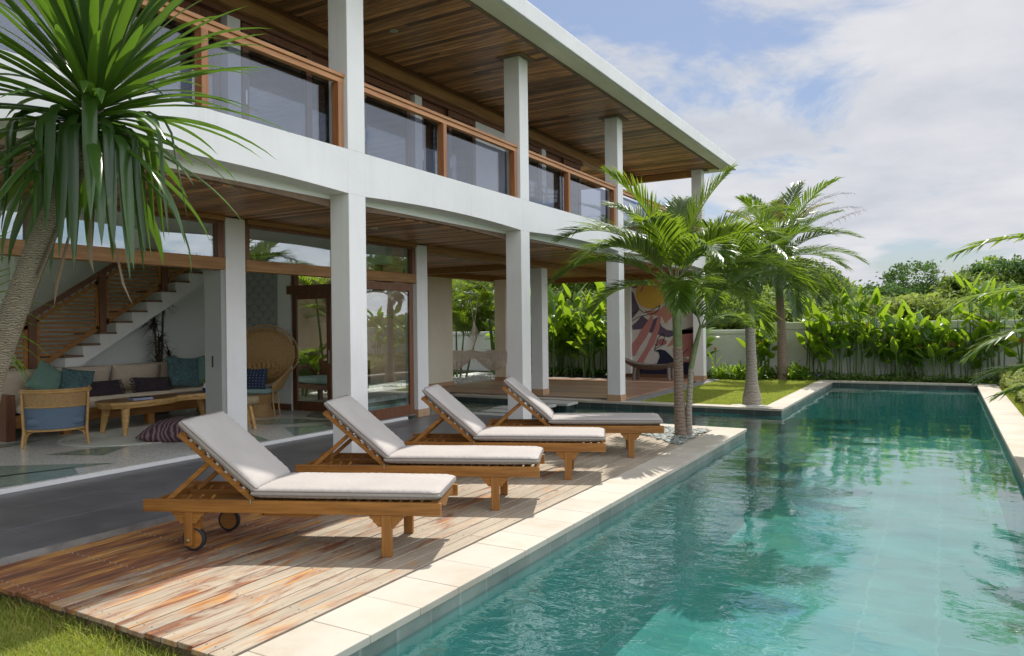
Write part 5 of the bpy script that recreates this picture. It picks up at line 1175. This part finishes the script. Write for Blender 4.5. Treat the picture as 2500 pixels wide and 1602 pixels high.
# courtyard palms behind the hammocks and the daybed
def clump(loc, label, hs, L, n=7, group=None, leaf=0.4, seed=1):
    random.seed(seed); t = thing('areca_palm', label, 'palm', loc, 0, group)
    for k, h in enumerate(hs):
        a = k*2.2; r_ = 0.12+0.05*k; bx, by = r_*math.cos(a), r_*math.sin(a); tx, ty = bx*2.2, by*2.2
        trunk(t, [(bx, by, -0.1), ((bx+tx)/2, (by+ty)/2, h*0.55), (tx, ty, h)], [0.035, 0.03, 0.02], 'stem', 7)
        lm, rm = MB(), MB()
        for q in range(n): frond(lm, rm, (tx, ty, h-0.05), random.uniform(0, 6.28), R(random.uniform(25, 80)), L*random.uniform(.8, 1.1), random.uniform(.8, 1.5), leaf, 0.018, 22, rr=0.008)
        o = rm.build('fronds', 'shaft', t); lm.build('leaflets', 'palm', o)
    return t
clump((-13.1, 19.2, 0), 'tall feathery areca palm seen above the left hammock', (1.3, 1.7, 2.1, 1.1, 1.9), 1.6, 7, seed=3)
clump((-12.4, 20.6, 0), 'feathery areca palm next to the pale corner column', (1.2, 1.6, 2.2, 1.0, 1.7), 1.6, 7, seed=5)
clump((-13.2, 13.9, 0), 'areca palm rising behind the garden door above the pink wall', (1.6, 2.1, 2.5), 1.3, 7, seed=12)
clump((-13.0, 12.6, 0), 'low palm with bright arching fronds beside the pink courtyard wall', (0.25, 0.35, 0.5), 1.15, 6, seed=8)
random.seed(21)
# broad-leaved heliconia: four plants, copied along the walls
def paddle(lm, base, az, el, pet, L, W):
    d0 = Vector((math.cos(az)*math.cos(el), math.sin(az)*math.cos(el), math.sin(el))); p = Vector(base)+d0*pet; pts = [p]; wd = [0.006]; seg = 7; dr = random.uniform(0.3, 1.3); sd = Vector((-math.sin(az), math.cos(az), 0)); roll = random.uniform(-.9, .9)
    u = sd.cross(d0).normalized(); sd = (sd*math.cos(roll)+u*math.sin(roll)).normalized()
    for q in range(seg):
        t_ = (q+1)/seg; e2 = el-dr*t_*t_; pts.append(pts[-1]+Vector((math.cos(az)*math.cos(e2), math.sin(az)*math.cos(e2), math.sin(e2)))*L/seg)
        wd.append(W*math.sin(math.pi*min(0.97, (t_*0.93+0.07))**0.75)**0.8)
    wd[-1] = 0.004; lm.ribbon(pts, wd, sd, random.uniform(0.15, 0.5)); return p
def make_heli(seed, H):
    random.seed(seed); t = thing('heliconia', 'tall broad-leaved heliconia in the row against the white garden wall', 'heliconia', (0, 0, 0), 0, 'heliconias along the garden wall')
    sm, lm, fm = MB(), MB(), MB()
    for k in range(random.randint(4, 5)):
        a = random.uniform(0, 6.28); r_ = random.uniform(0.02, 0.22); h = H*random.uniform(0.62, 1.0); b_ = Vector((r_*math.cos(a), r_*math.sin(a), -0.05)); tp_ = b_ + Vector((random.uniform(-.16, .16), random.uniform(-.1, .1), h))
        sm.tube([b_, b_.lerp(tp_, 0.5)+Vector((random.uniform(-.03, .03), 0, 0)), tp_], [0.017, 0.015, 0.008], 6)
        for q in range(random.randint(5, 6)):
            f = 0.42+0.58*q/4 if q < 5 else 1.0; bb = b_.lerp(tp_, min(f, 1)); az = random.uniform(0, 6.28); el = R(random.uniform(25, 60)+20*f); pet = random.uniform(0.10, 0.28)
            p = paddle(lm, bb, az, el, pet, random.uniform(0.38, 0.68)*(0.7+0.35*f), random.uniform(0.08, 0.13)); sm.tube([bb, p], 0.006, 4, cap=False)
        if k == 0:
            for q in range(5): fm.ribbon([tp_*0.8+Vector((0.02, 0, 0.02*q)), tp_*0.8+Vector((0.10*(-1)**q, -0.02, 0.02*q+0.06))], [0.014, 0.002], Vector((0, 0, 1)), 0.3)
    o = sm.build('stems', 'stem', t); lm.build('leaves', 'heli', t, smooth=True); fm.build('red_bracts', 'redfl', o); return t
HP = [make_heli(s_, h) for s_, h in ((31, 1.95), (47, 1.55), (52, 1.8), (77, 1.3), (91, 2.3))]
used = [False]*len(HP); hl = ['tall broad-leaved heliconia in the row against the white wall behind the pool', 'broad-leaved heliconia in the dense row behind the timber terrace']
spots = []
x = -3.2
while x < 1.5: spots.append((x, random.uniform(22.0, 22.35), 0)); x += random.uniform(0.17, 0.29)
for x_ in (-4.75, -4.45): spots.append((x_, 22.2, 0))
x = -13.3
while x < -6.4: spots.append((x, random.uniform(21.5, 22.3), 1)); x += random.uniform(0.22, 0.34)
spots += [(-11.2, 20.7, 1), (-10.6, 21.0, 1), (-9.4, 20.9, 1), (-8.6, 21.0, 1), (-8.2, 21.3, 1)]
spots += [(4.2, 12.5, 2), (5.0, 15.0, 2), (4.6, 17.5, 2), (5.2, 20, 2), (4.4, 21.2, 2), (3.4, 22.1, 2), (2.4, 22.0, 2)]
gn = ['heliconias along the wall behind the pool', 'heliconias behind the terrace', 'heliconias in the right-hand bed']; hl.append('broad-leaved heliconia in the planting bed to the right of the pool')
for k, (x_, y_, w_) in enumerate(spots):
    i = random.choice((0, 1, 2, 3, 0, 2, 4) if w_ != 1 else (0, 2, 4, 2, 1)); s_ = random.uniform(0.85, 1.08)
    if not used[i]: HP[i].location = (x_, y_, -0.03); HP[i].rotation_euler = (0, 0, random.uniform(0, 6.28)); HP[i]['label'] = hl[w_]; HP[i]['group'] = gn[w_]; used[i] = True
    else: dup(HP[i], (x_, y_, -0.03), random.uniform(0, 6.28), hl[w_], s_*(1.12 if w_ == 1 else 0.95), gn[w_])
for i, u_ in enumerate(used):
    if not u_: HP[i].location = (5.6, 18+i, -0.03); HP[i]['label'] = hl[2]; HP[i]['group'] = gn[2]
for k, (x_, y_, r_, lb) in enumerate(((1.55, 19.9, 0.42, 'pale leafy shrub spilling towards the far end of the right coping'), (1.72, 17.6, 0.5, 'rounded pale green shrub beside the middle of the right coping'), (1.95, 15.6, 0.55, 'rounded pale green shrub nearest the camera beside the right coping'), (1.95, 21.3, 0.55, 'darker leafy shrub in the far right corner by the wall'))):
    t = thing('shrub', lb, 'shrub', (x_, y_, -0.05)); d_ = rdir(1500, 0.5); C_ = d_*np.array([[r_*1.15, r_*1.15, r_*0.75]])*(0.65+0.35*rng.random((1500, 1)))+np.array([[0, 0, 0.18]]); C_ = C_[C_[:, 2] > 0]
    A_, B_ = cards(C_, 0.05, 0.5); quads('foliage', C_, A_, B_, 'shrub' if k == 3 else 'cover', t); MB().tube([(0, 0, 0), (0, 0, r_*0.7)], 0.02, 6).build('stem', 'stemb', t)
# glossy low bushes between lawn and wall
def make_bush(seed):
    random.seed(seed); t = thing('lily_bush', 'glossy strap-leaved bush in the low row between the lawn and the white wall', 'bush', (0, 0, 0), 0, 'lily bushes at the back of the lawn'); lm = MB()
    for k in range(120):
        az = random.uniform(0, 6.28); el = R(random.uniform(20, 85)); r_ = random.uniform(0, 0.28); b0 = Vector((r_*math.cos(az*3), r_*math.sin(az*3), -0.02+random.uniform(0, .25))); L = random.uniform(0.2, 0.38); pts = [b0]; wd = [0.010]
        for q in range(4): t_ = (q+1)/4; e2 = el-1.3*t_*t_; pts.append(pts[-1]+Vector((math.cos(az)*math.cos(e2), math.sin(az)*math.cos(e2), math.sin(e2)))*L/4); wd.append(0.017*(1-t_**2.5)+0.0006)
        lm.ribbon(pts, wd, Vector((-math.sin(az), math.cos(az), 0)), 0.3)
    lm.build('leaves', 'heli', t); return t
B0 = [make_bush(5), make_bush(6)]; first = [True, True]
for k, (x_, y_) in enumerate(((-5.55, 21.35), (-5.25, 21.6), (-5.0, 21.3), (-4.75, 21.65), (-4.5, 21.35), (-5.6, 21.9), (-5.2, 22.1), (-4.8, 22.0), (-4.3, 21.8), (-3.6, 22.1), (-3.5, 21.75))):
    i = k % 2; s_ = random.uniform(0.9, 1.25)
    if first[i]: B0[i].location = (x_, y_, -0.03); first[i] = False
    else: dup(B0[i], (x_, y_, -0.03), random.uniform(0, 6.28), None, s_)
for k, (x_, y_, h, lb) in enumerate(((-5.62, 21.15, 0.85, 'red-flowered canna beside the mural-side column'), (-4.6, 21.9, 1.0, 'red-flowered canna behind the lawn palm'))):
    t = thing('canna', lb, 'flower', (x_, y_, -0.03)); MB().tube([(0, 0, 0), (0.02, 0, h)], 0.010, 5).build('stem', 'stem', t); lm = MB()
    for q in range(5): paddle(lm, (0, 0, h*0.15*q), q*2.3, R(60), 0.05, 0.35, 0.06)
    lm.build('leaves', 'heli', t); fm = MB()
    for q in range(9): a = q*0.7; fm.ribbon([(0.02, 0, h), (0.02+0.05*math.cos(a), 0.05*math.sin(a), h+0.06)], [0.022, 0.005], Vector((-math.sin(a), math.cos(a), 0)), 0.3)
    fm.build('flower', 'redfl', t)
# ground cover
def scatter(x0, x1, y0, y1, n, zf): xy = rng.random((n, 2))*np.array([[x1-x0, y1-y0]])+np.array([[x0, y0]]); return np.column_stack([xy, zf(xy[:, 0], xy[:, 1], rng.random(n))])
C_ = scatter(-13.5, 1.6, 21.68, 22.5, 9000, lambda x, y, r_: -0.02+r_**1.5*(0.16+0.10*np.sin(x*3.1+1)*np.sin(y*5))); A_, B_ = cards(C_, 0.05, 0.8)
tag(quads('ground_cover', C_, A_, B_, 'shrub'), 'low leafy ground cover at the foot of the heliconias', 'ground cover', kind='stuff')
C_ = scatter(1.16, 6.4, 2, 22.4, 60000, lambda x, y, r_: -0.03+(0.30+0.40*np.clip((x-1.12)/0.7, 0, 1)*(0.75+0.25*np.sin(x*2.2)*np.sin(y*1.3)))*(0.55+0.45*r_)); A_, B_ = cards(C_, 0.055, 0.7)
tag(quads('variegated_cover', C_, A_, B_, 'cover'), 'pale variegated ground cover mounding beside the right coping', 'ground cover', kind='stuff')
C_ = np.column_stack([rng.uniform(-3.8, -2.95, 60), rng.uniform(21.7, 21.9, 60), rng.uniform(0.0, 0.12, 60)]); A_, B_ = cards(C_, 0.03, 0.8)
tag(quads('violet_flowers', C_, A_, B_, 'purplefl'), 'tiny violet flowers at the pool end of the lawn', 'flowers', kind='stuff')
# grass blades
def grass(name, label, x0, x1, y0, y1, n, h, wd, excl=None, z0=-0.11):
    P_ = np.column_stack([rng.uniform(x0, x1, n), rng.uniform(y0, y1, n)]); 
    if excl is not None: P_ = P_[excl(P_[:, 0], P_[:, 1])]
    n = len(P_); a = rng.uniform(0, 6.28, n); hh_ = h*rng.uniform(0.5, 1.25, n); lean = rng.uniform(0.1, 1.0, n)*hh_
    V_ = np.empty((n*5, 3), np.float32); dx, dy = np.cos(a), np.sin(a); la = a+rng.uniform(-1.5, 1.5, n); lx, ly = np.cos(la)*lean, np.sin(la)*lean
    for k, (f, ww) in enumerate(((0, 1), (0, -1), (0.55, 0.8), (0.55, -0.8), (1, 0))):
        V_[k::5, 0] = P_[:, 0]+dx*wd*ww+lx*f*f; V_[k::5, 1] = P_[:, 1]+dy*wd*ww+ly*f*f; V_[k::5, 2] = z0+hh_*f*(1-0.25*f)
    base = np.arange(n, dtype=np.int32)*5; loops = np.stack([base, base+1, base+3, base+2, base+2, base+3, base+4], 1).ravel()
    me = bpy.data.meshes.new(name); me.vertices.add(n*5); me.vertices.foreach_set('co', V_.ravel()); me.loops.add(len(loops)); me.loops.foreach_set('vertex_index', loops)
    ls = np.stack([np.arange(n)*7, np.arange(n)*7+4], 1).ravel().astype(np.int32); lt = np.tile(np.array([4, 3], np.int32), n)
    me.polygons.add(2*n); me.polygons.foreach_set('loop_start', ls); me.polygons.foreach_set('loop_total', lt); me.update(calc_edges=True); me.materials.append(M['blade'])
    ob = bpy.data.objects.new(name, me); COL.objects.link(ob); tag(ob, label, 'grass', kind='stuff')
grass('grass', 'short green grass in front of the sun deck', -5.6, -2.96, 1.0, 2.44, 60000, 0.055, 0.0022)
grass('tall_grass', 'longer grass blades along the front edge of the deck', -5.5, -2.96, 2.28, 2.42, 900, 0.11, 0.0028)
grass('grass', 'bright green lawn grass beside the timber terrace', -5.42, -2.92, 14.46, 21.7, 90000, 0.04, 0.004, None, -0.036)
grass('grass_strip', 'narrow strip of grass between the right coping and the ground cover', 1.1, 1.5, 8, 21.6, 12000, 0.05, 0.004, None, -0.05)
# pebbles around the palm, gravel under the hammocks
def stones(name, label, pts, r0, mat, cat):
    mb = MB()
    for (x_, y_, z_) in pts:
        r_ = r0*random.uniform(0.6, 1.3); a = random.uniform(0, 6.28); vs = []
        for (zz_, q) in ((-0.35, 0.75), (0.1, 1.0), (0.42, 0.65)):
            for k in range(6): b_ = a+k*math.pi/3; vs.append((x_+r_*q*math.cos(b_)*1.25*(1+0.2*math.sin(k*2+a)), y_+r_*q*math.sin(b_), z_+zz_*r_))
        vs.append((x_, y_, z_+r_*0.55)); mb.add(vs, [(r*6+k, r*6+(k+1) % 6, (r+1)*6+(k+1) % 6, (r+1)*6+k) for r in range(2) for k in range(6)] + [(12+k, 12+(k+1) % 6, 18) for k in range(6)])
    tag(mb.build(name, mat, smooth=True), label, cat, kind='stuff')
random.seed(3); pt = []
while len(pt) < 520:
    x_, y_ = random.uniform(-3.75, -2.985), random.uniform(9.35, 10.9)
    if (x_+2.985) + (10.9-y_)*0.0 > -0.78 and (y_-9.4) > (-2.985-x_)*0.9: pt.append((x_, y_, random.uniform(0.004, 0.02)))
stones('pebbles', 'grey green pebbles around the foot of the double-trunked palm', pt, 0.026, 'pebble', 'pebbles')
stones('gravel', 'pale gravel on the ground below the hammocks', [(random.uniform(-13, -11.2), random.uniform(15.5, 20.8), -0.012) for _ in range(1100)], 0.036, 'wpebble', 'gravel')
stones('gravel', 'white gravel around the foot of the lawn palm', [(random.uniform(-3.55, -2.95), random.uniform(14.47, 14.72), -0.02) for _ in range(150)], 0.028, 'wpebble', 'gravel')

# ---------------------------------------------------------------- bushland beyond the wall
def crown(name, parent, mat, blobs, ncl, nl, size, seed):
    global rng
    rng = np.random.default_rng(seed); Cs = []
    for (bx, by, bz, rx, ry, rz) in blobs:
        d = rdir(ncl, 0.25)*(0.72+0.28*rng.random((ncl, 1))); c = d*np.array([[rx, ry, rz]])+np.array([[bx, by, bz]])
        Cs.append(c)
    Cc = np.concatenate(Cs); Cc = Cc[rng.random(len(Cc)) > 0.15]
    P_ = np.repeat(Cc, nl, 0) + rng.normal(size=(len(Cc)*nl, 3))*np.array([[0.30, 0.30, 0.20]])*size*6
    A_, B_ = cards(P_, size, 0.5, 0.55); return quads(name, P_, A_, B_, mat, parent)
def tree(name, label, cat, mat, H, Wd, seed, loc, group=None, ncl=55, nl=26, size=0.10, nb=7, flat=1.0):
    random.seed(seed); t = thing(name, label, cat, loc, random.uniform(0, 6.28), group)
    bl = [(random.uniform(-.35, .35)*Wd, random.uniform(-.35, .35)*Wd, H*random.uniform(0.45, 0.85), Wd*random.uniform(.2, .34), Wd*random.uniform(.2, .34), H*random.uniform(.14, .24)*flat) for _ in range(nb)]
    tm_ = MB().tube([(0, 0, -0.2), (0.05, 0, H*0.3), (0, 0.05, H*0.6)], [0.05*H**0.8, 0.035*H**0.8, 0.015*H], 7)
    for b_ in bl: tm_.tube([(0, 0, H*0.25), (b_[0]*0.5, b_[1]*0.5, H*0.45), (b_[0], b_[1], b_[2])], [0.03*H**0.5, 0.018*H**0.5, 0.008], 5)
    tm_.build('trunk', 'bark', t); crown('crown', t, mat, bl, ncl, nl, size, seed); return t
T1 = tree('bush', 'leafy mid green bush in the scrub beyond the garden wall', 'bush', 'wood1', 2.9, 4.2, 11, (0, 0, 0), 'bushes beyond the garden wall')
T2 = tree('bush', 'leafy mid green bush in the scrub beyond the garden wall', 'bush', 'wood3', 2.7, 4.0, 12, (0, 0, 0), 'bushes beyond the garden wall')
T3 = tree('bush', 'leafy mid green bush in the scrub beyond the garden wall', 'bush', 'wood1', 3.3, 3.8, 13, (0, 0, 0), 'bushes beyond the garden wall', nb=8)
T2['label'] = T1['label'] = T3['label']
sp = []; random.seed(99)
for yy, step, sc0 in ((26.5, 2.3, 0.80), (31, 2.9, 0.98), (37, 3.4, 1.10), (45, 4.5, 1.35)):
    x = -0.75*yy
    while x < 0.30*yy: sp.append((x+random.uniform(-.6, .6), yy+random.uniform(-1.2, 1.2), sc0*random.uniform(0.82, 1.12))); x += step
f3 = [T1, T2, T3]; us = [False]*3
for k, (x_, y_, s_) in enumerate(sp):
    i = random.randrange(3)
    s_ *= 1.22 if x_/y_ < -0.16 else 0.90
    if not us[i]: f3[i].location = (x_, y_, -0.12); us[i] = True
    else: dup(f3[i], (x_, y_, -0.12), random.uniform(0, 6.28), None, s_)
for x_, y_, H, Wd, lb, mt, sd_, fl in ((-2.4, 47, 4.8, 6.8, 'dark rounded tree standing above the scrub behind the heliconias', 'wood2', 61, 0.9), (3.4, 47, 5.2, 5.5, 'dark tree with flat layered branches at the right edge of the view', 'wood2', 62, 0.45),
                                      (-7.2, 34, 5.3, 5.0, 'tall airy tree behind the lawn palms', 'wood1', 63, 0.8), (-11.5, 30, 6.2, 7.5, 'large tree filling the gap above the terrace heliconias', 'wood1', 64, 1.0), (-16.5, 30, 5.6, 7, 'leafy tree behind the hammock corner', 'wood1', 65, 1.0)):
    tree('tree', lb, 'tree', mt, H, Wd, sd_, (x_, y_, -0.12), None, 70, 30, 0.10, 9, fl)
n = 60000; x_ = rng.uniform(-1, 0.45, n); yy = rng.uniform(50, 95, n); P_ = np.column_stack([x_*yy, yy, 1.0+rng.random(n)**0.5*(2.6+1.0*np.sin(x_*31)+0.7*np.sin(x_*83+yy*.2))]); A_, B_ = cards(P_, 0.30, 0.5, 0.6)
tag(quads('woodland', P_, A_, B_, 'wood1'), 'far-off scrub woodland along the horizon', 'woodland', kind='stuff')
